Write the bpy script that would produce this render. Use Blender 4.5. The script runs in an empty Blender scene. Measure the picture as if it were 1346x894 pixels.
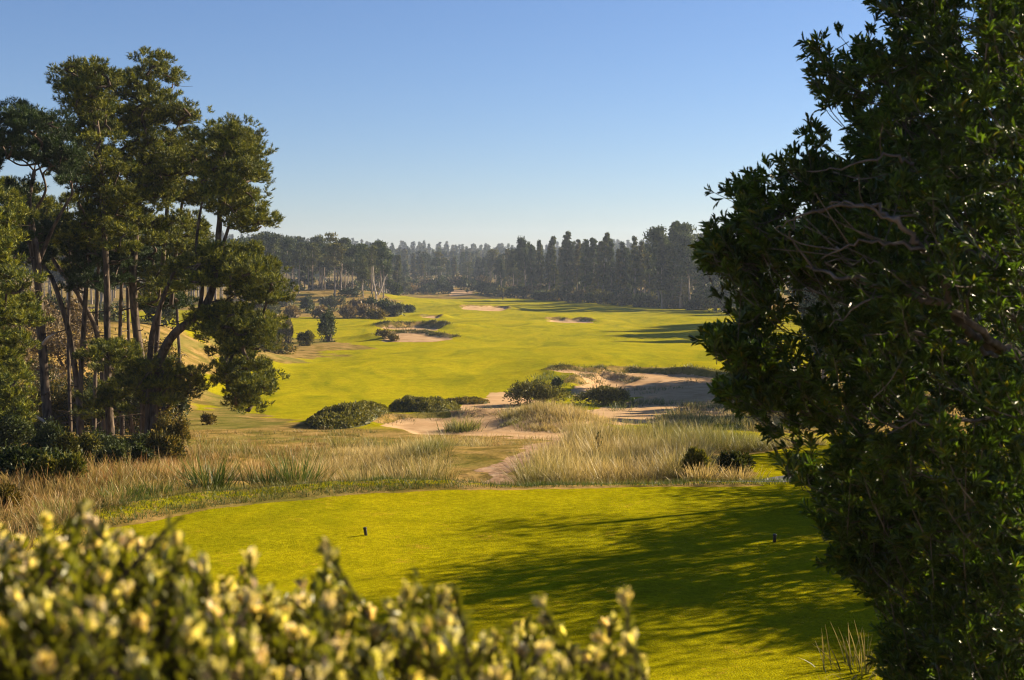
import bpy, math, random
import numpy as np
from mathutils import Vector

RNG = np.random.default_rng(7)
random.seed(7)
S = bpy.context.scene
COL = S.collection

# ------------------------------------------------------------------ scene, world, sun, camera
F = 1346 * 45 / 36.0            # focal length in photo pixels
CAMZ = 4.06
PITCH = math.atan((447 - 340) / F)
CP, SP = math.cos(PITCH), math.sin(PITCH)
SUN_AZ = math.radians(62)       # clockwise from straight ahead
SUN_EL = math.radians(24)

def slope(px, row):
    cx = (px - 673) / F; cy = (447 - row) / F
    dy = CP + cy * SP; dz = -SP + cy * CP
    return cx / dy, dz / dy
def at(px, row, d):
    a, b = slope(px, row)
    return np.array([a * d, d, CAMZ + b * d])

w = bpy.data.worlds.new("World"); S.world = w; w.use_nodes = True
nt = w.node_tree
sky = nt.nodes.new('ShaderNodeTexSky'); sky.sky_type = 'NISHITA'; sky.sun_disc = False
sky.sun_elevation = SUN_EL; sky.sun_rotation = SUN_AZ
sky.altitude = 0; sky.air_density = 1.0; sky.dust_density = 0.0; sky.ozone_density = 5.0
bg = nt.nodes['Background']; tint = nt.nodes.new('ShaderNodeVectorMath'); tint.operation = 'MULTIPLY'; tint.inputs[1].default_value = (.775, .75, .85)
nt.links.new(sky.outputs[0], tint.inputs[0]); nt.links.new(tint.outputs[0], bg.inputs[0]); bg.inputs[1].default_value = 0.05

sl = bpy.data.lights.new("sun", 'SUN'); sl.energy = 5.0; sl.angle = math.radians(0.5); sl.color = (1.0, 0.83, 0.58)
so = bpy.data.objects.new("sun", sl); COL.objects.link(so)
sd = Vector((math.sin(SUN_AZ) * math.cos(SUN_EL), math.cos(SUN_AZ) * math.cos(SUN_EL), math.sin(SUN_EL)))
so.rotation_euler = sd.to_track_quat('Z', 'Y').to_euler(); so.location = sd * 60

cam = bpy.data.cameras.new("camera"); co = bpy.data.objects.new("camera", cam); COL.objects.link(co)
co.location = (0, 0, CAMZ); co.rotation_euler = (math.pi / 2 - PITCH, 0, 0)
cam.lens = 45; cam.sensor_width = 36; cam.clip_end = 20000; cam.clip_start = 0.05
cam.dof.use_dof = True; cam.dof.focus_distance = 38; cam.dof.aperture_fstop = 4.2
S.camera = co
S.view_settings.view_transform = 'Standard'; S.view_settings.look = 'None'
S.view_settings.exposure = 1.55; S.view_settings.gamma = 1
S.render.engine = 'CYCLES'
S.cycles.filter_width = 1.1; S.cycles.max_bounces = 6; S.cycles.diffuse_bounces = 3; S.cycles.glossy_bounces = 2
S.cycles.transmission_bounces = 4; S.cycles.transparent_max_bounces = 4; S.cycles.volume_bounces = 0
S.cycles.sample_clamp_indirect = 4
S.cycles.use_denoising = True; S.cycles.denoising_prefilter = 'ACCURATE'; S.cycles.denoising_input_passes = 'RGB_ALBEDO_NORMAL'; S.cycles.use_adaptive_sampling = False

# ------------------------------------------------------------------ helpers
def hash2(ix, iy, seed):
    n = (ix.astype(np.int64) * 374761393 + iy.astype(np.int64) * 668265263 + seed * 1442695041) & 0xFFFFFFFF
    n = ((n ^ (n >> 13)) * 1274126177) & 0xFFFFFFFF
    n = (n ^ (n >> 16)) & 0xFFFFFFFF
    return n / 4294967295.0
def vnoise(x, y, seed=0):
    x = np.asarray(x, float); y = np.asarray(y, float)
    ix = np.floor(x); iy = np.floor(y); fx = x - ix; fy = y - iy
    fx = fx * fx * fx * (fx * (fx * 6 - 15) + 10); fy = fy * fy * fy * (fy * (fy * 6 - 15) + 10)
    a = hash2(ix, iy, seed); b = hash2(ix + 1, iy, seed); c = hash2(ix, iy + 1, seed); d = hash2(ix + 1, iy + 1, seed)
    return (a + (b - a) * fx) * (1 - fy) + (c + (d - c) * fx) * fy - 0.5
def fbm(x, y, seed=0, oct=4):
    s = 0; a = 1.0
    for i in range(oct):
        s = s + a * vnoise(x, y, seed + i * 17); x = x * 2.03 + 3.1; y = y * 2.03 + 7.7; a *= 0.5
    return s
def sstep(a, b, x):
    t = np.clip((x - a) / (b - a), 0, 1); return t * t * (3 - 2 * t)
def unit(v):
    return v / np.maximum(np.linalg.norm(v, axis=-1, keepdims=True), 1e-9)

def make_mesh(name, verts, faces, col=None, smooth=False, normals=None):
    """faces: list of (n,k) int arrays"""
    if not isinstance(faces, (list, tuple)): faces = [faces]
    faces = [np.asarray(f, np.int32) for f in faces if len(f)]
    me = bpy.data.meshes.new(name)
    verts = np.asarray(verts, np.float32)
    me.vertices.add(len(verts)); me.vertices.foreach_set('co', verts.ravel())
    li = np.concatenate([f.ravel() for f in faces]); tot = np.concatenate([np.full(len(f), f.shape[1], np.int32) for f in faces])
    start = np.concatenate([[0], np.cumsum(tot)[:-1]]).astype(np.int32)
    me.loops.add(len(li)); me.loops.foreach_set('vertex_index', li.astype(np.int32))
    me.polygons.add(len(tot)); me.polygons.foreach_set('loop_start', start); me.polygons.foreach_set('loop_total', tot)
    me.polygons.foreach_set('use_smooth', np.full(len(tot), smooth, bool))
    if col is not None:
        at_ = me.attributes.new('Col', 'FLOAT_COLOR', 'POINT')
        c = np.ones((len(verts), 4), np.float32); c[:, :col.shape[1]] = col
        at_.data.foreach_set('color', c.ravel())
    me.update(calc_edges=True); me.validate()
    if normals is not None:
        me.normals_split_custom_set_from_vertices(normals.tolist())
    return me
def obj(name, me, mat=None, parent=None, loc=None):
    o = bpy.data.objects.new(name, me); COL.objects.link(o)
    if mat is not None and me is not None:
        if not me.materials: me.materials.append(mat)
    if parent is not None: o.parent = parent
    if loc is not None: o.location = loc
    return o
def empty(name, loc, label, cat, group=None):
    o = bpy.data.objects.new(name, None); COL.objects.link(o); o.location = loc
    o.empty_display_size = 0.2
    tag(o, label, cat, group); return o
def tag(o, label=None, cat=None, group=None, kind=None):
    if label: o['label'] = label
    if cat: o['category'] = cat
    if group: o['group'] = group
    if kind: o['kind'] = kind
    return o

class Acc:
    """collects vertices / faces / colours"""
    def __init__(s): s.v = []; s.f = {}; s.c = []; s.n = 0
    def add(s, v, f, c):
        v = np.asarray(v, float).reshape(-1, 3); f = np.asarray(f, int)
        c = np.asarray(c, float)
        if c.ndim == 1: c = np.tile(c, (len(v), 1))
        s.v.append(v); s.c.append(c); s.f.setdefault(f.shape[1], []).append(f + s.n); s.n += len(v)
    def mesh(s, name, origin=(0, 0, 0), smooth=False):
        v = np.concatenate(s.v) - np.asarray(origin)
        return make_mesh(name, v, [np.concatenate(x) for x in s.f.values()], np.concatenate(s.c), smooth)

def tube(acc, pts, rad, col, sides=7, wob=0.0):
    pts = np.asarray(pts, float); n = len(pts)
    rad = np.interp(np.linspace(0, 1, n), np.linspace(0, 1, len(rad)), rad)
    t = unit(np.gradient(pts, axis=0))
    ref = np.array([0.31, 0.9, 0.2]); 
    if abs(np.dot(unit(t.mean(0)), unit(ref))) > 0.9: ref = np.array([1.0, 0, 0.1])
    a = unit(np.cross(t, ref)); b = np.cross(t, a)
    th = np.linspace(0, 2 * np.pi, sides, endpoint=False)
    r = rad[:, None] * (1 + wob * RNG.uniform(-1, 1, (n, sides)))
    v = pts[:, None, :] + r[..., None] * (np.cos(th)[None, :, None] * a[:, None, :] + np.sin(th)[None, :, None] * b[:, None, :])
    i = np.arange(n - 1)[:, None] * sides; j = np.arange(sides)[None, :]; k = (j + 1) % sides
    f = np.stack([i + j, i + k, i + sides + k, i + sides + j], -1).reshape(-1, 4)
    acc.add(v.reshape(-1, 3), f, col)
    # tip cap
    acc.add(np.concatenate([v[-1], (pts[-1] + t[-1] * rad[-1] * .6)[None]]),
            np.stack([np.arange(sides), (np.arange(sides) + 1) % sides, np.full(sides, sides)], -1), col)
def spline(pts, n=6):
    pts = np.asarray(pts, float)
    if len(pts) < 3: 
        return np.array([pts[0] + (pts[-1] - pts[0]) * u for u in np.linspace(0, 1, n + 1)])
    p = np.vstack([2 * pts[0] - pts[1], pts, 2 * pts[-1] - pts[-2]]); out = []
    for i in range(1, len(p) - 2):
        for u in np.linspace(0, 1, n, endpoint=False):
            a, b, c, d = p[i - 1], p[i], p[i + 1], p[i + 2]
            out.append(.5 * ((2 * b) + (c - a) * u + (2 * a - 5 * b + 4 * c - d) * u * u + (3 * b - a - 3 * c + d) * u ** 3))
    out.append(pts[-1]); return np.array(out)

def leaves(acc, P, D, L, W, col, fold=0.25, twist=None):
    """folded leaf: 6 vertices, 2 quads, along D"""
    n = len(P); D = unit(D)
    R = RNG.normal(size=(n, 3)) if twist is None else twist
    Sx = unit(np.cross(D, R)); N = np.cross(Sx, D)
    L = np.broadcast_to(L, (n,))[:, None]; W = np.broadcast_to(W, (n,))[:, None]
    b = P; t = P + D * L - N * L * .12
    m1 = P + D * L * .35; m2 = P + D * L * .72
    h = N * W * fold
    v = np.stack([b, m1 + Sx * W * .34 + h, m2 + Sx * W * .5 + h, t, m2 - Sx * W * .5 + h, m1 - Sx * W * .34 + h], 1)
    i = np.arange(n)[:, None] * 6
    f = np.concatenate([i + np.array([[0, 1, 2, 3]]), i + np.array([[3, 4, 5, 0]])])
    acc.add(v.reshape(-1, 3), f, np.repeat(col, 6, 0))
def blades(acc, P, D, L, W, col):
    """needle / twig triangle"""
    n = len(P); D = unit(D); Sx = unit(np.cross(D, RNG.normal(size=(n, 3))))
    L = np.broadcast_to(L, (n,))[:, None]; W = np.broadcast_to(W, (n,))[:, None]
    v = np.stack([P - Sx * W * .5, P + Sx * W * .5, P + D * L], 1)
    acc.add(v.reshape(-1, 3), np.arange(n * 3).reshape(-1, 3), np.repeat(col, 3, 0))
def quadsh(acc, P, N, size, col):
    """small irregular leaf-clump quads"""
    n = len(P); N = unit(N); a = unit(np.cross(N, RNG.normal(size=(n, 3)))); b = np.cross(N, a)
    s = np.broadcast_to(size, (n,))[:, None]
    k = RNG.uniform(.55, 1.25, (4, n, 1))
    v = np.stack([P + a * s * k[0], P + b * s * .6 * k[1], P - a * s * k[2], P - b * s * .6 * k[3]], 1)
    acc.add(v.reshape(-1, 3), np.arange(n * 4).reshape(-1, 4), np.repeat(col, 4, 0))
def grass_blades(acc, P, az, L, W, lean, colb, colt, bend=1.0):
    """curved strips: 3 segments"""
    n = len(P); h = np.stack([np.cos(az), np.sin(az), np.zeros(n)], 1); up = np.array([0, 0, 1.0])
    s = np.stack([-np.sin(az), np.cos(az), np.zeros(n)], 1)
    rot = RNG.uniform(0, 2 * np.pi, n)[:, None]; s = s * np.cos(rot) + h * np.sin(rot)
    ts = [0, .38, .72, 1.0]; ws = [1, .85, .55, .12]; vs = []; cs = []
    pos = P.copy(); prev = 0
    for t, wd in zip(ts, ws):
        ang = lean + bend * lean * t * 1.1
        pos = pos + (np.sin(ang)[:, None] * h + np.cos(ang)[:, None] * up) * ((t - prev) * L)[:, None]; prev = t
        vs += [pos - s * (W * wd * .5)[:, None], pos + s * (W * wd * .5)[:, None]]
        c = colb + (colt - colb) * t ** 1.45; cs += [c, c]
    v = np.stack(vs, 1); c = np.stack(cs, 1)
    i = np.arange(n)[:, None] * 8
    f = np.concatenate([i + np.array([[k, k + 1, k + 3, k + 2]]) for k in (0, 2, 4)])
    acc.add(v.reshape(-1, 3), f, c.reshape(-1, 3))
def vary(base, n, amt=.2, hue=.08):
    base = np.asarray(base, float)
    return np.clip(base[None] * (1 + RNG.uniform(-amt, amt, (n, 1))) * (1 + RNG.uniform(-hue, hue, (n, 3))), 0, 1)
def inpoly(px, py, poly):
    poly = np.asarray(poly, float); x, y = poly[:, 0], poly[:, 1]; x2, y2 = np.roll(x, -1), np.roll(y, -1)
    r = np.zeros(np.shape(px), bool)
    for a, b, c, d in zip(x, y, x2, y2):
        cond = ((b > py) != (d > py)); 
        with np.errstate(divide='ignore', invalid='ignore'):
            r ^= cond & (px < (c - a) * (py - b) / ((d - b) if d != b else 1e-9) + a)
    return r
def polysdf(px, py, poly):
    poly = np.asarray(poly, float); d = np.full(np.shape(px), 1e9)
    for p, q in zip(poly, np.roll(poly, -1, 0)):
        e = q - p; t = np.clip(((px - p[0]) * e[0] + (py - p[1]) * e[1]) / (e @ e + 1e-12), 0, 1)
        d = np.minimum(d, np.hypot(px - p[0] - t * e[0], py - p[1] - t * e[1]))
    return np.where(inpoly(px, py, poly), d, -d)      # positive inside
def sample_poly(poly, n):
    poly = np.asarray(poly, float); lo, hi = poly.min(0), poly.max(0); out = []
    while len(out) < n:
        p = RNG.uniform(lo, hi, (n * 3, 2)); out += list(p[inpoly(p[:, 0], p[:, 1], poly)])
    return np.array(out[:n])

# ------------------------------------------------------------------ materials
def newmat(name):
    m = bpy.data.materials.new(name); m.use_nodes = True
    t = m.node_tree; t.nodes.clear(); return m, t, t.nodes.new('ShaderNodeOutputMaterial')
def leaf_mat(name, transl=.35, rough=.5, spec=.3, tcol=(1.3, 1.25, .5), noise=6.0, noisea=.35):
    m, t, out = newmat(name); N = t.nodes; K = t.links
    at_ = N.new('ShaderNodeAttribute'); at_.attribute_name = 'Col'
    tc = N.new('ShaderNodeTexCoord'); nz = N.new('ShaderNodeTexNoise'); nz.inputs['Scale'].default_value = noise; nz.inputs['Detail'].default_value = 3
    K.new(tc.outputs['Object'], nz.inputs['Vector'])
    mr = N.new('ShaderNodeMapRange'); mr.inputs[1].default_value = .3; mr.inputs[2].default_value = .7
    mr.inputs[3].default_value = 1 - noisea; mr.inputs[4].default_value = 1 + noisea; K.new(nz.outputs[0], mr.inputs[0])
    mul = N.new('ShaderNodeVectorMath'); mul.operation = 'SCALE'; K.new(at_.outputs['Color'], mul.inputs[0]); K.new(mr.outputs[0], mul.inputs['Scale'])
    p = N.new('ShaderNodeBsdfPrincipled'); p.inputs['Roughness'].default_value = rough; p.inputs['Specular IOR Level'].default_value = spec
    K.new(mul.outputs[0], p.inputs['Base Color'])
    tr = N.new('ShaderNodeBsdfTranslucent'); m2 = N.new('ShaderNodeVectorMath'); m2.operation = 'MULTIPLY'
    m2.inputs[1].default_value = tcol; K.new(mul.outputs[0], m2.inputs[0]); K.new(m2.outputs[0], tr.inputs['Color'])
    mx = N.new('ShaderNodeMixShader'); mx.inputs[0].default_value = transl
    K.new(p.outputs[0], mx.inputs[1]); K.new(tr.outputs[0], mx.inputs[2]); K.new(mx.outputs[0], out.inputs[0])
    return m
def bark_mat(name, c1, c2, scale=9.0, bump=.6):
    m, t, out = newmat(name); N = t.nodes; K = t.links
    tc = N.new('ShaderNodeTexCoord'); mp = N.new('ShaderNodeMapping'); mp.inputs['Scale'].default_value = (1, 1, .22)
    nz = N.new('ShaderNodeTexNoise'); nz.inputs['Scale'].default_value = scale; nz.inputs['Detail'].default_value = 6
    K.new(tc.outputs['Object'], mp.inputs[0]); K.new(mp.outputs[0], nz.inputs['Vector'])
    cr = N.new('ShaderNodeValToRGB'); cr.color_ramp.elements[0].position = .35; cr.color_ramp.elements[1].position = .68
    cr.color_ramp.elements[0].color = (*c1, 1); cr.color_ramp.elements[1].color = (*c2, 1); K.new(nz.outputs[0], cr.inputs[0])
    p = N.new('ShaderNodeBsdfPrincipled'); p.inputs['Roughness'].default_value = .85; p.inputs['Specular IOR Level'].default_value = .15
    K.new(cr.outputs[0], p.inputs['Base Color'])
    bp = N.new('ShaderNodeBump'); bp.inputs['Strength'].default_value = bump; bp.inputs['Distance'].default_value = .04
    K.new(nz.outputs[0], bp.inputs['Height']); K.new(bp.outputs[0], p.inputs['Normal']); K.new(p.outputs[0], out.inputs[0])
    return m

M_PINE = leaf_mat('pine_needles', .14, .55, .25, (1.3, 1.25, .45), 1.2, .35)
M_FAR = leaf_mat('far_needles', .15, .7, .1, (1.2, 1.2, .6), .15, .3)
M_MYRTLE = leaf_mat('myrtle_leaves', .38, .38, .45, (1.5, 1.7, .35), 2.0, .3)
M_HEDGE = leaf_mat('hedge_leaves', .35, .42, .4, (1.4, 1.35, .45), 9.0, .25)
M_SHRUB = leaf_mat('shrub_leaves', .25, .55, .25, (1.3, 1.2, .5), .8, .35)
M_GRASS = leaf_mat('grass_blades', .32, .5, .3, (1.15, 1.1, .8), .5, .25)
M_BARK = bark_mat('pine_bark', (.032, .024, .018), (.155, .115, .082), 8)
M_BARKF = bark_mat('far_bark', (.13, .105, .085), (.38, .31, .25), 1.5)
M_TWIG = bark_mat('myrtle_bark', (.06, .05, .042), (.17, .14, .12), 14)
M_DEAD = bark_mat('bleached_wood', (.32, .25, .19), (.62, .52, .42), 6)
M_STEM = bark_mat('shrub_stems', (.07, .05, .035), (.17, .12, .08), 20)

# ------------------------------------------------------------------ terrain heights
TEE = np.array([(-5.3, 6), (-5.8, 14), (-6.0, 19.0), (-4.7, 20.7), (-2.9, 21.7), (-1.5, 22.2), (1.5, 22.5), (5, 22.7), (7.6, 22.2), (7.6, 6)])
_prof = [(23, None, -.55), (26, None, -.95), (30, None, -1.35), (37, 611, 0), (45, 598, 0), (58, 581, 0), (75, 556, 0), (90, 535, 0), (105, 518, 0), (130, 488, 0),
         (160, 463, 0), (200, 442, 0), (260, 422, 0), (330, 408, 0), (400, 398.5, 0), (450, 392, 0), (520, 387, 0), (600, 382, 0), (800, 371, 0), (1200, 356, 0), (2500, 346, 0), (9000, 342, 0)]
_pd = [-40, 0, 4, 8, 12, 20]; _pz = [2.4, 2.4, 2.1, .9, .1, -.2]
for d, r, z in _prof:
    _pd.append(d); _pz.append(z if r is None else CAMZ + slope(673, r)[1] * d)
_ld = np.linspace(np.log(30), np.log(9100), 1200)       # smooth the profile in log distance
_lz = np.interp(np.exp(_ld), _pd, _pz); _k = np.hanning(61); _k /= _k.sum()
_lzs = np.convolve(np.pad(_lz, 30, mode='edge'), _k, 'valid')
_lzs[:30] = _lz[:30] + (_lzs[:30] - _lz[:30]) * np.linspace(0, 1, 30)
def gauss(x, y, cx, cy, rx, ry): return np.exp(-((x - cx) / rx) ** 2 - ((y - cy) / ry) ** 2)
def Z0(x, y):
    x = np.asarray(x, float); y = np.asarray(y, float)
    z = np.where(y < 30, np.interp(y, _pd, _pz), np.interp(np.log(np.maximum(y, 1)), _ld, _lzs))
    far = sstep(22, 60, y)
    z = z + far * (1.05 * fbm(x / 26, y / 30, 3, 3) * sstep(60, 110, y) + .16 * fbm(x / 5, y / 6, 9, 3) * (1 - sstep(70, 110, y)) + 1.6 * fbm(x / 120, y / 130, 5, 2) * sstep(140, 420, y))
    z = z + 4.6 * gauss(x, y, -56, 375, 34, 42)                       # brushy rise beyond the fairway
    z = z + 1.2 * gauss(x, y, -46, 250, 22, 26)
    z = z + 5.2 * sstep(-21, -36, x) * sstep(66, 98, y) * (1 - sstep(120, 165, y))   # bank behind the pines
    z = z + .45 * fbm(x / 4.5, y / 5.5, 15, 2) * sstep(25, 29, y) * (1 - sstep(52, 60, y))
    z = z + 1.0 * gauss(x, y, 5.5, 39, 7.5, 9)  * .6                      # dune under the beach grass
    z = z + 1.0 * gauss(x, y, 6.5, 8.5, 3.5, 4.0)                       # bank under the near tree
    z = z + .7 * gauss(x, y, 2.3, 69, 3.4, 3.2)                          # grassy hummock
    z = z + 10 * sstep(600, 900, y) * sstep(-30, -300, x) + 6 * sstep(700, 1100, y)
    z = z + .66 * gauss(x, y, 6.2, 28.0, 5.0, 6.0)                     # the paved path's shoulder
    z = z + .55 * gauss(x, y, -7.5, 25, 5.5, 4.5)                       # bank beside the tee
    te = polysdf(x, y, TEE); k = sstep(-2.6, -.1, te)
    z = z * (1 - k) + k * (.018 * fbm(x / 2.2, y / 2.2, 21, 2))
    lip = np.exp(-((te + .75) / .45) ** 2) * sstep(.6, -2.5, x) * sstep(9, 14, y)
    return z + .17 * lip + np.where(y < 40, .05 * fbm(x / .9, y / .9, 31, 3) * (1 - sstep(-.6, -.05, te)), 0)

def ground_px(px, row, Z=Z0):
    a, b = slope(px, row); d = np.exp(np.linspace(np.log(8), np.log(3000), 4000))
    hit = np.nonzero(CAMZ + b * d <= Z(a * d, d))[0]
    k = hit[0] if len(hit) else len(d) - 1
    return np.array([a * d[k], d[k]])

# sand bunkers: centre px, front row, width px, length m, rise, lip, depth
BUNK = []
def bunker(px, row, wpx, L, rise, lip, dep, label, seed=0, skew=0.0):
    c = ground_px(px, row); BUNK.append(dict(x=c[0], y=c[1] + L / 2, hw=wpx / F * c[1] / 2, L=L, rise=rise, lip=lip, dep=dep, label=label, seed=seed, skew=skew, dec=2.2 + L * .28, z0=float(Z0(c[0], c[1]))))
bunker(594, 570, 215, 8.0, .5, .35, .22, 'wide sand bunker below the low heath mound nearest the tee', 1)
bunker(880, 520, 235, 24, .1, .75, .45, 'large shaded waste bunker beyond the beach grass', 2, .0)
bunker(790, 506, 88, 6.5, .1, .5, .3, 'narrow bunker with a dark grassy lip behind the dark shrubs', 3)
bunker(541, 450, 96, 9, .75, .45, .3, 'bright sand bunker in the middle of the fairway', 4)
bunker(540, 434.5, 84, 7, .15, 1.05, .3, 'dark lipped upper bunker stacked behind the bright sand bunker', 9)
bunker(637, 408.5, 64, 13, .75, .55, .2, 'far pale bunker toward the end of the fairway', 5)
bunker(747, 424.5, 56, 9, .25, .8, .3, 'small oval bunker on the open fairway', 6)
bunker(567, 418.5, 22, 5, .1, .8, .3, 'tiny dark bunker behind the bright fairway bunker', 7)
bunker(602, 389, 36, 40, 2.0, .3, .2, 'sand patch at the foot of the far forest', 8)

def bunk_uv(b, x, y):
    dx = x - b['x'] - b['skew'] * (y - b['y']); dy = y - b['y']
    u = dx / b['hw']; v = dy / (b['L'] / 2)
    ang = np.arctan2(v, u)
    rr = (np.abs(u) ** 2.4 + np.abs(v) ** 2.4) ** (1 / 2.4)
    rr = rr * (1 + .16 * np.sin(2 * ang + b['seed'] * 1.7) * .6 + .13 * np.sin(3 * ang + b['seed'] * 2.9) + .07 * np.sin(5 * ang + b['seed']))
    return u, v, rr
def Zs(x, y):
    """height and sand weight"""
    x = np.asarray(x, float); y = np.asarray(y, float); z = Z0(x, y); sand = np.zeros_like(z); lipm = np.zeros_like(z)
    for b in BUNK:
        near = (np.abs(x - b['x']) < b['hw'] * 1.3 + 2.6 * b['dec']) & (np.abs(y - b['y']) < b['L'] * .65 + 2.6 * b['dec'])
        if not near.any(): continue
        xx, yy = x[near], y[near]; u, v, r = bunk_uv(b, xx, yy)
        dm = (r - 1) * min(b['hw'], b['L'] / 2)                       # metres outside the edge, roughly
        vv = np.clip((v + 1) / 2, 0, 1)
        back = sstep(-.15, .55, v / np.maximum(np.hypot(u, v), 1e-6)); back = back * (.8 + .5 * fbm(xx / 2.5, yy / 9, b['seed'] + 40, 2))
        inside = b['rise'] * vv - b['dep'] * sstep(0, -1.2, dm) * (1 - .5 * vv)
        outside = (b['rise'] * vv + b['lip'] * back) * np.exp(-(np.maximum(dm, 0) / b['dec']) ** 2)
        k = sstep(-.12, .5, dm + .25 * fbm(xx / 1.2, yy / 1.2, 50, 2))
        z[near] = z[near] + inside * (1 - k) + outside * k
        sand[near] = np.maximum(sand[near], sstep(.05, -.4, dm + .35 * fbm(xx / 1.0, yy / 1.4, 60, 3)))
        lipm[near] = np.maximum(lipm[near], sstep(-.7, -.3, dm) * (1 - sstep(.25 + b['L'] * .03, .9 + b['L'] * .04, dm + .6 * fbm(xx / 1.5, yy / 1.5, 64, 3))) * sstep(.15, .5, back))
    return z, sand, lipm
def Z(x, y):
    sc = np.ndim(x) == 0
    z = Zs(np.atleast_1d(x), np.atleast_1d(y))[0]
    return float(z[0]) if sc else z
def wpoly(pts): return np.array([ground_px(a, b) for a, b in pts])

PATHP = wpoly([(604, 636), (640, 612), (682, 592), (725, 578), (752, 570), (800, 560), (812, 566), (752, 584), (716, 600), (694, 614), (668, 634)])
SANDP = wpoly([(596, 545), (640, 516), (690, 522), (715, 545), (760, 540), (830, 524), (845, 510), (900, 498), (1000, 500), (1010, 540), (930, 552), (870, 557), (800, 568), (740, 577), (690, 577), (600, 572)])
SANDP2 = wpoly([(628, 525), (655, 513), (690, 520), (720, 530), (712, 548), (690, 562), (650, 566), (630, 550)])
ASPH = np.array([(3.5, 23.25), (5.0, 24.9), (7.5, 26.8), (12, 28.8), (13, 26), (8.5, 24.2), (6, 23.2)])
ROUGHP = wpoly([(235, 545), (300, 525), (400, 560), (480, 566), (470, 580), (420, 640), (180, 640)])
ROUGH2 = wpoly([(350, 440), (440, 448), (480, 458), (430, 470), (330, 478), (280, 470)])
ROUGH3 = wpoly([(330, 395), (420, 380), (500, 386), (535, 405), (520, 417), (330, 419)])

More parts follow.
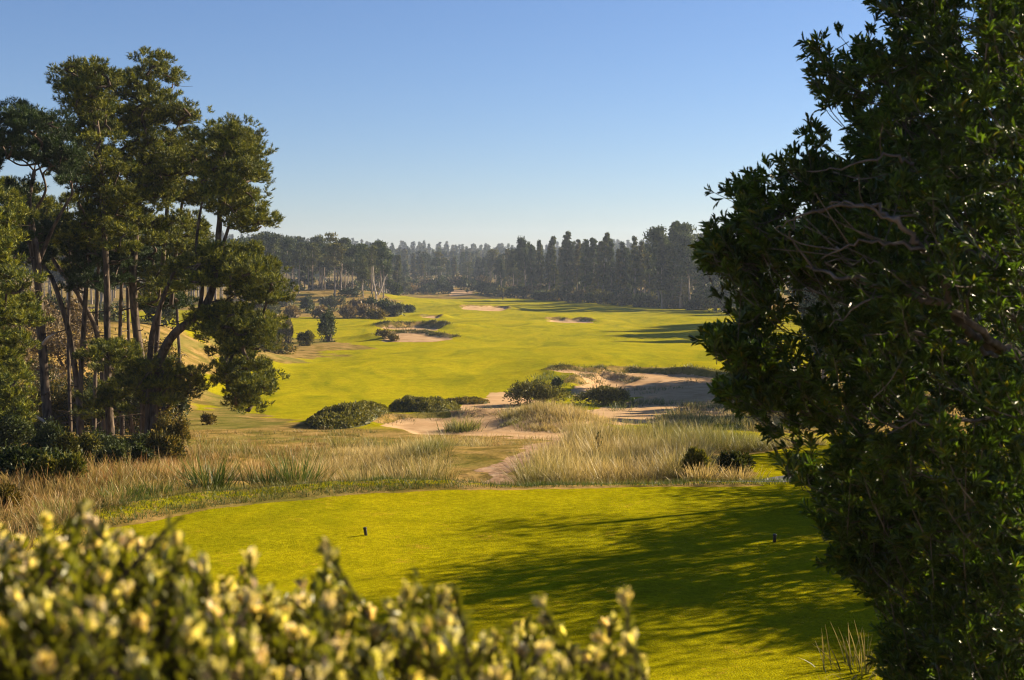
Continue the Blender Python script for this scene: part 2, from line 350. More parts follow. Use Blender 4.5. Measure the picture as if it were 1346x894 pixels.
# ------------------------------------------------------------------ ground meshes
def build_ground():
    ys = np.concatenate([np.arange(-12, 8, .5), np.arange(8, 30, .11)])
    a = np.exp(np.arange(np.log(30), np.log(620), .0036)); b = np.exp(np.arange(np.log(620), np.log(9000), .04))
    ys = np.concatenate([ys, a, b])
    ti = np.arange(-.42, .4201, .00155); to = np.arange(.44, 1.7, .02)
    ts = np.concatenate([-to[::-1], ti, to])
    Y, T = np.meshgrid(ys, ts, indexing='ij'); X = T * (Y + 16); 
    X = np.where(Y < 0, T * 16, X)
    x, y = X.ravel(), Y.ravel()
    z, sand, lipm = Zs(x, y)
    def pm(poly, soft, nz=.5, sc=1.0):
        r = np.full(len(x), -9.0); lo = poly.min(0) - 4; hi = poly.max(0) + 4
        k = (x > lo[0]) & (x < hi[0]) & (y > lo[1]) & (y < hi[1])
        r[k] = polysdf(x[k], y[k], poly) + nz * fbm(x[k] / sc, y[k] / sc, 77, 3)
        return sstep(-soft, soft, r), r
    tee, tr = pm(TEE, .12, .12, .5)
    path, _ = pm(PATHP, .25, .5, .8); asph, _ = pm(ASPH, .1, .1)
    s1, _ = pm(SANDP, .5, 2.0, 3.0); s2, _ = pm(SANDP2, .3, .8, 1.5)
    sand = np.maximum(sand, np.maximum(s1, s2))
    r1, _ = pm(ROUGHP, 1.5, 2.0, 2.5); r2, _ = pm(ROUGH2, 3.0, 5.0, 6.0); r3, _ = pm(ROUGH3, 4, 6, 9.0)
    xr = x / np.maximum(y, 1)
    near = (1 - sstep(60, 72, y + 7 * fbm(x / 9, y / 9, 81, 3) + 20 * sstep(.02, .3, xr)  - 14 * sstep(-.15, -.3, xr)))
    left = sstep(-.215, -.265, xr + .04 * fbm(x / 8, y / 8, 83, 3)) * (1 - sstep(100, 160, y))
    far = sstep(405, 440, y + 40 * fbm(x / 40, y / 40, 87, 2) + 900 * np.maximum(0, xr - .1) + 90 * sstep(-.1, -.2, xr))
    right = sstep(.165, .2, xr + .02 * fbm(x / 9, y / 9, 91, 3)) * sstep(60, 70, y) * (1 - sstep(118, 128, y))
    lawn, _ = pm(np.array([(4.6, 22.6), (5.0, 30), (6.5, 33.5), (11, 35), (17, 35), (17, 22.6)]), .3, .5, 1.0)
    near = near * (1 - lawn)
    rough = np.clip(np.maximum.reduce([near, left, far, r1, r2, r3, right]), 0, 1) * (1 - tee)
    strip = np.exp(-((tr + .55) / .4) ** 2) * (1 - tee)                # green fringe round the tee
    turf = np.clip(1 - np.maximum(rough, lipm * .9), 0, 1)  # lip faces coloured as rough growth, partly to paint in their shade
    zone = np.stack([sand * (1 - tee), np.maximum(turf, strip * .55), path, asph], 1)
    verts = np.stack([x, y, z], 1)
    nr, nc = X.shape
    i = np.arange(nr - 1)[:, None] * nc; j = np.arange(nc - 1)[None]
    q = np.stack([i + j, i + j + 1, i + nc + j + 1, i + nc + j], -1).reshape(-1, 4)
    # vertex normals
    G = verts.reshape(nr, nc, 3); gu = np.gradient(G, axis=1); gv = np.gradient(G, axis=0)
    nrm = unit(np.cross(gu, gv)).reshape(-1, 3)
    fm = lambda a: a[q].mean(1)
    cls = np.zeros(len(q), int)
    cls[fm(turf) > .5] = 1
    cls[fm(path) > .5] = 3; cls[fm(sand) > .5] = 4; cls[fm(tee) > .5] = 2; cls[fm(asph) > .5] = 5
    cx = fm(x); cy = fm(y)
    # bunkers get their own objects
    bid = np.full(len(q), -1); s4 = np.nonzero(cls == 4)[0]
    best = np.full(len(s4), 1.25)
    for n, b in enumerate(BUNK):
        _, _, r = bunk_uv(b, cx[s4], cy[s4]); k = r < best; best[k] = r[k]; bid[s4[k]] = n
    def part(name, sel, label=None):
        if not sel.any(): return
        f = q[sel]; u, inv = np.unique(f, return_inverse=True)
        me = make_mesh(name, verts[u], inv.reshape(-1, 4), zone[u], True, nrm[u])
        o = obj(name, me, M_GROUND); o['kind'] = 'structure'
        if label: o['label'] = label
    part('ground', cls == 0); part('fairway', cls == 1, 'mown bright green fairway running to the far forest')
    part('tee_lawn', cls == 2, 'closely mown tee lawn crossed by tree shadows'); part('sandy_path', cls == 3, 'sandy track climbing from the tee toward the bunkers')
    part('paved_path', cls == 5, 'grey paved path at the back corner of the tee lawn')
    part('sand', (cls == 4) & (bid < 0), 'open sand between the dune grass and the bunkers')
    for n, b in enumerate(BUNK): part('sand_bunker', (cls == 4) & (bid == n), b['label'])

def ground_mat():
    m, t, out = newmat('ground'); N = t.nodes; K = t.links
    att = N.new('ShaderNodeAttribute'); att.attribute_name = 'Col'
    sp = N.new('ShaderNodeSeparateColor'); K.new(att.outputs['Color'], sp.inputs[0])
    geo = N.new('ShaderNodeNewGeometry')
    def noise(scale, detail=4, dist=0, vec=None, rough=.55):
        n = N.new('ShaderNodeTexNoise'); n.inputs['Scale'].default_value = scale; n.inputs['Detail'].default_value = detail
        n.inputs['Distortion'].default_value = dist; n.inputs['Roughness'].default_value = rough; K.new(vec or geo.outputs['Position'], n.inputs['Vector']); return n.outputs[0]
    def ramp(fac, stops):
        r = N.new('ShaderNodeValToRGB'); e = r.color_ramp.elements
        while len(e) < len(stops): e.new(.5)
        for k, (p, c) in zip(e, stops): k.position = p; k.color = (*c, 1)
        K.new(fac, r.inputs[0]); return r.outputs[0]
    def mix(f, a, b, mode='MIX'):
        x = N.new('ShaderNodeMix'); x.data_type = 'RGBA'; x.blend_type = mode
        if isinstance(f, float): x.inputs[0].default_value = f
        else: K.new(f, x.inputs[0])
        for k, s in ((6, a), (7, b)):
            if isinstance(s, tuple): x.inputs[k].default_value = (*s, 1)
            else: K.new(s, x.inputs[k])
        return x.outputs[2]
    def math_(op, a, b=None, c=None):
        x = N.new('ShaderNodeMath'); x.operation = op
        for k, s in enumerate((a, b, c)):
            if s is None: continue
            if isinstance(s, (int, float)): x.inputs[k].default_value = s
            else: K.new(s, x.inputs[k])
        return x.outputs[0]
    def edge(mask, nz, amt, lo=.42, hi=.58):
        v = math_('ADD', mask, math_('MULTIPLY', math_('SUBTRACT', nz, .5), amt))
        r = N.new('ShaderNodeMapRange'); r.interpolation_type = 'SMOOTHSTEP'; r.inputs[1].default_value = lo; r.inputs[2].default_value = hi; K.new(v, r.inputs[0]); return r.outputs[0]
    mp = N.new('ShaderNodeMapping'); mp.inputs['Scale'].default_value = (1, .35, 1); K.new(geo.outputs['Position'], mp.inputs[0])
    big = noise(.09, 4, .6); mid = noise(.7, 5, .4); fine = noise(9, 4); vfine = noise(55, 3); streak = noise(.22, 5, 1.2, mp.outputs[0])
    turf = ramp(streak, [(.3, (.11, .13, .003)), (.5, (.225, .21, .003)), (.72, (.31, .26, .004))])
    turf = mix(math_('MULTIPLY', mid, .55), turf, (.29, .235, .004))
    turf = mix(math_('MULTIPLY', edge(noise(1.7, 6, .3), noise(14, 4), .7, .60, .80), .6), turf, (.34, .22, .02))
    turf = mix(math_('MULTIPLY', edge(noise(3.1, 5, .8), vfine, .6, .60, .78), .5), turf, (.115, .135, .003))
    vr = N.new('ShaderNodeMapRange'); vr.inputs[1].default_value = .3; vr.inputs[2].default_value = .7; vr.inputs[3].default_value = .68; vr.inputs[4].default_value = 1.3; K.new(vfine, vr.inputs[0])
    vs = N.new('ShaderNodeVectorMath'); vs.operation = 'SCALE'; K.new(turf, vs.inputs[0]); K.new(vr.outputs[0], vs.inputs['Scale']); turf = vs.outputs[0]
    for sc_, am in ((16, .22), (5.5, .16), (1.3, .12)):
        v_ = N.new('ShaderNodeMapRange'); v_.inputs[1].default_value = .32; v_.inputs[2].default_value = .68; v_.inputs[3].default_value = 1 - am; v_.inputs[4].default_value = 1 + am; K.new(noise(sc_, 5, .5), v_.inputs[0])
        w_ = N.new('ShaderNodeVectorMath'); w_.operation = 'SCALE'; K.new(turf, w_.inputs[0]); K.new(v_.outputs[0], w_.inputs['Scale']); turf = w_.outputs[0]
    rough = ramp(mid, [(.28, (.075, .062, .015)), (.46, (.20, .14, .035)), (.62, (.33, .215, .075)), (.8, (.24, .17, .05))])
    rough = mix(edge(fine, vfine, .5, .5, .8), rough, (.06, .05, .02))
    rough = mix(math_('MULTIPLY', edge(big, fine, .2, .5, .62), .6), rough, (.11, .12, .02))
    sand = ramp(mid, [(.25, (.31, .19, .092)), (.5, (.43, .28, .148)), (.8, (.52, .36, .205))])
    sand = mix(math_('MULTIPLY', edge(fine, vfine, .4, .55, .75), .35), sand, (.25, .16, .08))
    path = ramp(noise(5, 6), [(.3, (.20, .12, .07)), (.5, (.34, .215, .13)), (.72, (.44, .31, .20))])
    asph = ramp(vfine, [(.3, (.10, .10, .11)), (.7, (.19, .185, .19))])
    c = mix(edge(sp.outputs[1], fine, .55), rough, turf)
    c = mix(edge(sp.outputs[0], fine, .7), c, sand)
    c = mix(edge(sp.outputs[2], noise(2.3, 5), .9), c, path)
    c = mix(edge(att.outputs['Alpha'], fine, .2), c, asph)
    p = N.new('ShaderNodeBsdfPrincipled'); p.inputs['Roughness'].default_value = .8; p.inputs['Specular IOR Level'].default_value = .0
    K.new(c, p.inputs['Base Color'])
    # shape of the surface: fine on turf and asphalt, coarser on sand and rough
    b1 = N.new('ShaderNodeBump'); b1.inputs['Strength'].default_value = .55; b1.inputs['Distance'].default_value = .03; K.new(vfine, b1.inputs['Height'])
    b2 = N.new('ShaderNodeBump'); b2.inputs['Distance'].default_value = .14
    K.new(math_('MULTIPLY_ADD', sp.outputs[1], -.5, .55), b2.inputs['Strength']); K.new(noise(2.6, 5), b2.inputs['Height']); K.new(b1.outputs[0], b2.inputs['Normal'])
    K.new(b2.outputs[0], p.inputs['Normal'])
    K.new(p.outputs[0], out.inputs[0])
    return m
M_GROUND = ground_mat()
build_ground()

# ------------------------------------------------------------------ pines near the tee
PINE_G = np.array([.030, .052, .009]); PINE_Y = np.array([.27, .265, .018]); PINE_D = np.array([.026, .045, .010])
def pad(acc, c, r, n, cols, up=.6):
    """one foliage pad: tufts of needles over an uneven flattened mound"""
    m = max(5, n // 13); r = np.asarray(r); q = unit(RNG.normal(size=(m, 3))); q[:, 2] = np.abs(q[:, 2]) * RNG.choice([1, 1, -.5], m)
    q = c + q * r * RNG.uniform(.25, 1.35, (m, 1)) ** .8                 # small lumps of tufts spread over the bough
    j = RNG.integers(0, m, n); u = unit(RNG.normal(size=(n, 3))); lr = RNG.uniform(.10, .2, m)[j][:, None]
    P = q[j] + u * lr * np.array([1, 1, .75])
    Dn = unit(u * .8 + unit(q[j] - c + np.array([0, 0, .12])) * .5 + np.array([0, 0, up]) + RNG.normal(size=(n, 3)) * .2)
    k = 12
    base = cols[0] + (cols[1] - cols[0]) * RNG.uniform(0, 1, (n, 1)) ** 1.6
    PP = np.repeat(P, k, 0); DD = np.repeat(Dn, k, 0) + RNG.normal(size=(n * k, 3)) * .55
    cc = np.repeat(base, k, 0) * RNG.uniform(.75, 1.25, (n * k, 1))
    PP = PP + unit(np.repeat(Dn, k, 0)) * RNG.uniform(-.09, .05, (n * k, 1))
    blades(acc, PP, DD, RNG.uniform(.10, .17, n * k), RNG.uniform(.017, .03, n * k), cc)

def pine(label, d, trunks, crowns, cols=(PINE_G, PINE_Y), depth=1.6, padr=(.72, .21), dens=1.0, dead=8, seed=0):
    """trunks: list of (pixel polyline, r0, r1); crowns: list of (pixel polygon, pads)"""
    tr = []; base = at(*trunks[0][0][0], d); base[2] = Z(base[0], base[1])
    root = empty('pine_tree', base, label, 'pine tree', 'pine trees standing in the grove beside the tee')
    A = Acc(); sk = []
    for n, (pl, r0, r1) in enumerate(trunks):
        P = [at(a, b, d + .35 * math.sin(k * 1.3 + n)) for k, (a, b) in enumerate(pl)]
        if n == 0 or pl[0][1] > 530:
            g = P[0].copy(); g[2] = Z(g[0], g[1]) - .3; P = [g] + P if P[0][2] > g[2] + .4 else [g] + P[1:]
        sp_ = spline(P, 5); sk.append(sp_); T = Acc()
        r0 *= .78; tube(T, sp_, [r0 * 1.35, r0, r0 * .85, (r0 + r1) / 2, r1], (1, 1, 1), 9, .08)
        obj('trunk', T.mesh('pine_trunk', base, True), M_BARK, root)
    allp = np.vstack(sk); Lm = Acc(); C = Acc(); pads = []
    for poly, n in crowns:
        n = int(n * 1.95); pts = sample_poly(poly, n * 8); keep = []
        for p in pts:                                               # keep pads apart
            if all(abs(p[0] - q[0]) + abs(p[1] - q[1]) * 1.9 > 12.5 for q in keep): keep.append(p)
            if len(keep) >= n: break
        for p in keep: pads.append(at(p[0], p[1], d + RNG.uniform(-1, 1) * depth))
    # every pad hangs on the nearest trunk point or on a pad nearer the trunk
    dist = [np.min(np.linalg.norm(allp - c, axis=1)) for c in pads]
    nodes = list(allp[len(allp) // 8:]); kind = [0] * len(nodes); owner = [-1] * len(nodes); limbs = []
    for i in np.argsort(dist):
        c = pads[i]; s = RNG.uniform(.7, 1.3)
        pad(C, c, np.array([padr[0], padr[0], padr[1]]) * s, int(135 * s * s * dens), cols)
        N_ = np.array(nodes); dd = np.linalg.norm((N_ - c) * np.array([1, 1, 1.2]) + np.array([0, 0, .35]), axis=1) + np.where(np.array(kind) > 0, .12, 0)
        bi = int(np.argmin(dd)); q = N_[bi]; L = np.linalg.norm(c - q)
        if owner[bi] < 0: limbs.append(Acc()); own = len(limbs) - 1
        else: own = owner[bi]
        Lm = limbs[own]
        mid_ = (q + c) / 2 + RNG.normal(size=3) * .12 * L + np.array([0, 0, -.05 * L]); r = min(.09, .02 + .022 * dist[i])
        tube(Lm, spline([q, mid_, c - np.array([0, 0, .1])], 3), [r, max(.014, r * .6)], (1, 1, 1), 5, .05)
        nodes.append(c - np.array([0, 0, .1])); kind.append(1); owner.append(own)
        for _ in range(2):
            e = c + RNG.normal(size=3) * np.array([.3, .3, .1]); tube(Lm, spline([mid_ * .4 + c * .6, (mid_ + e) / 2 + RNG.normal(size=3) * .06, e], 2), [.014, .006], (1, 1, 1), 4)
    for _ in range(dead):
        low = allp[allp[:, 2] < base[2] + .55 * (allp[:, 2].max() - base[2])]; q = low[RNG.integers(len(low) // 6, len(low))]; a = RNG.uniform(0, 6.28); L = RNG.uniform(.5, 1.7)
        e = q + np.array([math.cos(a), math.sin(a), RNG.uniform(-.25, .3)]) * L; Lm = Acc()
        tube(Lm, spline([q, (q + e) / 2 + RNG.normal(size=3) * .1, e], 3), [.03, .01], (1, 1, 1), 5); obj('dead_branch', Lm.mesh('dead_branch', base, True), M_BARK, root)
    for Lm in limbs: obj('branch', Lm.mesh('pine_branch', base, True), M_BARK, root)
    obj('crown', C.mesh('pine_crown', base), M_PINE, root)
    return root

def build_pines():
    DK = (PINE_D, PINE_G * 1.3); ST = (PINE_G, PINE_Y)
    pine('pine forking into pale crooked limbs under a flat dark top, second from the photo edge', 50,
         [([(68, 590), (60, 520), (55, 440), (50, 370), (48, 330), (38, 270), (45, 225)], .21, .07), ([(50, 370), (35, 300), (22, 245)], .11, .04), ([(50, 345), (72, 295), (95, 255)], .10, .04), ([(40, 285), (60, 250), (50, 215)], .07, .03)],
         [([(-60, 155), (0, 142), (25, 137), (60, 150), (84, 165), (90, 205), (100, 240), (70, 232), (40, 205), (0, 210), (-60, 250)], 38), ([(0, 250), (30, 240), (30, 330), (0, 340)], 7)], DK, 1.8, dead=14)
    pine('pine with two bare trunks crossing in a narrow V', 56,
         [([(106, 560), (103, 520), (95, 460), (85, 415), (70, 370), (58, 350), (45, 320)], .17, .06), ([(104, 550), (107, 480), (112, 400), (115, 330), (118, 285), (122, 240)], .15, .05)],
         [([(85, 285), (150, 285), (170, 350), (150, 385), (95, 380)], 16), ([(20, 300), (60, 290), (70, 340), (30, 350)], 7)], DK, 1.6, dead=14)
    pine('pine leaning hard toward the photo edge with its trunk bare', 60,
         [([(137, 520), (133, 470), (125, 430), (110, 400), (95, 375), (72, 345), (55, 300)], .17, .07)],
         [([(10, 240), (60, 245), (85, 310), (60, 340), (20, 320)], 12)], ST, 1.6, dead=8)
    pine('tall straight pine with a rounded top beside the tallest one', 54,
         [([(146, 605), (143, 520), (141, 440), (140, 360), (136, 280), (130, 200), (118, 110)], .19, .05)],
         [([(82, 92), (100, 76), (125, 82), (148, 108), (155, 140), (150, 175), (160, 215), (150, 250), (110, 262), (85, 232), (95, 200), (82, 180), (92, 140)], 42),
          ([(100, 262), (165, 250), (180, 300), (150, 330), (110, 320)], 16), ([(112, 455), (165, 448), (172, 478), (130, 490)], 6), ([(118, 520), (160, 505), (172, 540), (120, 552)], 6)], ST, 1.9, dead=8)
    pine('tallest pine of the grove with a spiky leader above its top', 57,
         [([(193, 580), (188, 500), (178, 420), (175, 360), (180, 290), (187, 220), (195, 120), (199, 68)], .24, .03)],
         [([(160, 104), (180, 88), (196, 80), (205, 88), (230, 92), (236, 104), (222, 118), (245, 130), (256, 150), (240, 163), (215, 170), (262, 205), (268, 225), (228, 232), (180, 240), (152, 222), (152, 150)], 46),
          ([(150, 240), (230, 235), (245, 290), (210, 320), (150, 310)], 20), ([(186, 405), (240, 370), (235, 350), (200, 350)], 6), ([(192, 70), (205, 70), (212, 92), (186, 92)], 3)], ST, 1.9, dead=8)
    # spiky leader
    pine('slim leaning pine between the tallest pine and the spreading one', 60,
         [([(208, 560), (205, 480), (210, 400), (217, 310), (222, 245), (226, 190)], .17, .05), ([(225, 400), (232, 330), (240, 260), (245, 215)], .10, .04)],
         [([(212, 190), (245, 166), (272, 196), (280, 250), (262, 275), (232, 262), (205, 240)], 20), ([(225, 300), (268, 290), (272, 340), (240, 350)], 9)], ST, 1.6, dead=8)
    pine('spreading pine with a thick trunk bending out over the mown slope', 52,
         [([(203, 585), (206, 520), (212, 470), (228, 440), (255, 418), (275, 392), (284, 350), (288, 300), (292, 240), (300, 190)], .25, .06), ([(194, 580), (196, 500), (200, 440), (215, 390), (232, 350)], .17, .06),
          ([(262, 412), (266, 370), (258, 330), (263, 280), (270, 250)], .09, .03), ([(282, 350), (300, 300), (310, 250)], .09, .03)],
         [([(276, 168), (300, 158), (315, 170), (333, 195), (343, 232), (333, 258), (346, 280), (343, 298), (320, 306), (300, 280), (268, 250), (262, 205)], 34),
          ([(285, 322), (335, 332), (352, 345), (362, 370), (366, 393), (335, 398), (300, 380), (280, 350)], 22), ([(268, 405), (318, 398), (350, 412), (356, 442), (335, 462), (300, 470), (278, 440)], 20),
          ([(290, 482), (330, 470), (354, 492), (350, 512), (330, 538), (305, 532), (298, 505)], 15), ([(165, 482), (215, 468), (255, 490), (262, 515), (215, 535), (165, 522)], 16), ([(235, 345), (275, 340), (275, 372), (240, 380)], 6)], ST, 1.7, (.7, .22), 1.1, dead=16)
    pine('bright green pine at the photo edge with foliage down to the brush', 44,
         [([(-34, 640), (-30, 520), (-24, 400), (-20, 300), (-12, 250)], .2, .05)],
         [([(-70, 262), (0, 228), (22, 262), (32, 330), (40, 392), (36, 460), (14, 520), (-70, 560)], 62), ([(-40, 520), (20, 500), (26, 560), (-40, 600)], 10)], (PINE_G * 1.15, PINE_Y * 1.15), 1.5, (.6, .2), dead=6)
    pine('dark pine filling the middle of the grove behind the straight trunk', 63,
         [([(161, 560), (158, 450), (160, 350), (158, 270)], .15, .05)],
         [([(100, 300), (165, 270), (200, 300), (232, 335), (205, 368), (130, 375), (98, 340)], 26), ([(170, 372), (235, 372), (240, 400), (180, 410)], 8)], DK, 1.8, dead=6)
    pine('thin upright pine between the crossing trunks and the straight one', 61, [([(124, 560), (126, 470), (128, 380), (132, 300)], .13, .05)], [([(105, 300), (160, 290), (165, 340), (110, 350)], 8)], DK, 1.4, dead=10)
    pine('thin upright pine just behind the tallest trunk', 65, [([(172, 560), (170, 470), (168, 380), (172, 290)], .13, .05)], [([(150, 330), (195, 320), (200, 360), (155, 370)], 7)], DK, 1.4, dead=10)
    pine('thin pine with a bare stem behind the spreading pine', 68, [([(238, 560), (236, 470), (232, 380), (238, 290)], .12, .05)], [([(215, 300), (262, 290), (266, 345), (220, 350)], 9)], ST, 1.4, dead=10)
    pine('slender pine with a short crown behind the crossing trunks', 66,
         [([(92, 540), (90, 440), (92, 340), (88, 260)], .12, .04)],
         [([(40, 262), (95, 250), (110, 320), (85, 360), (40, 350)], 16), ([(150, 330), (160, 330), (160, 340), (150, 340)], 1)], ST, 1.6, dead=6)
build_pines()

# ------------------------------------------------------------------ shrubs
def shrub(name, label, cat, px, row, wpx, hpx, cols, n=1800, leaf=.09, group=None, depth=.8, d=None, stems=5, ragged=.25, up=0.0):
    g = ground_px(px, row, Z) if d is None else np.array([slope(px, row)[0] * d, d])
    d = g[1]; rx = wpx / F * d / 2; H = hpx / F * d; ry = rx * depth
    base = np.array([g[0], d + ry * .6, 0]); base[2] = Z(base[0], base[1])
    root = empty(name, base, label, cat, group); A = Acc()
    nl = max(5, int(7 * rx / max(H, .3)))
    ang = RNG.uniform(0, 6.28, nl); rr = RNG.uniform(0, .75, nl) ** .7
    lc = np.stack([np.cos(ang) * rr * rx, np.sin(ang) * rr * ry, H * RNG.uniform(.18, .5, nl) * (1 - .35 * rr)], 1)
    lr = np.stack([rx * RNG.uniform(.28, .5, nl), ry * RNG.uniform(.28, .5, nl), H * RNG.uniform(.36, .52, nl)], 1)
    k = RNG.integers(0, nl, n); u = unit(RNG.normal(size=(n, 3))); u[:, 2] = np.where(RNG.random(n) < .75, np.abs(u[:, 2]), u[:, 2])
    P = lc[k] + u * lr[k] * (1 + ragged * RNG.normal(size=(n, 1)) * .5) * RNG.uniform(.6, 1.0, (n, 1)) ** .4
    gz = Z(base[0] + P[:, 0], base[1] + P[:, 1]) - base[2]
    P[:, 2] = np.maximum(P[:, 2] + gz * .8, gz + .02)
    c = cols[0] + (cols[1] - cols[0]) * RNG.uniform(0, 1, (n, 1)) ** 1.4; c = c * RNG.uniform(.75, 1.25, (n, 1))
    Nn = u + RNG.normal(size=(n, 3)) * .6; h = n // 2
    quadsh(A, P[:h], Nn[:h], leaf * RNG.uniform(.6, 1.3, h), c[:h])
    leaves(A, P[h:], u[h:] + RNG.normal(size=(n - h, 3)) * .45 + np.array([0, 0, .35 + up]), leaf * RNG.uniform(1.4, 2.6, n - h), leaf * .7, c[h:])
    if name == 'heath_mound':                                           # a low solid mound under a heathery skin
        rr = np.sqrt(RNG.uniform(0, 1, n)); th = RNG.uniform(0, 6.283, n); x_ = np.cos(th) * rr * rx; y_ = np.sin(th) * rr * ry
        dome = lambda a, b, q: H * np.sqrt(np.clip(1 - q ** 2.6, 0, 1)) * (.72 + .5 * fbm((a + base[0]) / .8, (b + base[1]) / .8, 91, 3)) + Z(base[0] + a, base[1] + b) - base[2]
        A = Acc(); P = np.stack([x_, y_, dome(x_, y_, rr)], 1); up_ = np.stack([x_ / rx, y_ / ry, np.full(n, .7)], 1)
        quadsh(A, P[:h], up_[:h] + RNG.normal(size=(h, 3)) * .5, leaf * RNG.uniform(.6, 1.3, h), c[:h]); leaves(A, P[h:], up_[h:] + RNG.normal(size=(n - h, 3)) * .5, leaf * RNG.uniform(1.2, 2.2, n - h), leaf * .6, c[h:])
        q, t_ = np.meshgrid(np.linspace(0, 1, 14), np.linspace(0, 6.283, 40), indexing='ij'); gx = (np.cos(t_) * q * rx).ravel(); gy = (np.sin(t_) * q * ry).ravel()
        i_ = np.arange(13)[:, None] * 40; j_ = np.arange(39)[None]; ff = np.stack([i_ + j_, i_ + 40 + j_, i_ + 41 + j_, i_ + 1 + j_], -1).reshape(-1, 4)
        Mo = Acc(); Mo.add(np.stack([gx, gy, dome(gx, gy, q.ravel()) - .05], 1), ff, cols[0]); obj('mound', Mo.mesh('mound', smooth=True), M_SHRUB, root); stems = 0
    obj('foliage', A.mesh(name + '_foliage'), M_SHRUB, root)
    if stems:
        B = Acc()
        for q in range(stems):
            e = lc[q % nl] * RNG.uniform(.8, 1.1); tube(B, spline([np.array([e[0] * .2, e[1] * .2, -.1]), e * .55 + RNG.normal(size=3) * .06 * H, e], 3), [.03 * H + .01, .008 * H + .003], (1, 1, 1), 5)
        obj('stems', B.mesh(name + '_stems', smooth=True), M_STEM, root)
    return root
OLIVE = (np.array([.05, .055, .010]), np.array([.19, .17, .02])); DARKG = (np.array([.022, .036, .010]), np.array([.07, .09, .02]))
HEATH = (np.array([.06, .055, .012]), np.array([.26, .19, .035])); BROWN = (np.array([.10, .072, .04]), np.array([.29, .215, .12]))
GREY = (np.array([.055, .066, .036]), np.array([.15, .155, .08])); BRIGHT = (np.array([.07, .085, .012]), np.array([.22, .20, .03]))

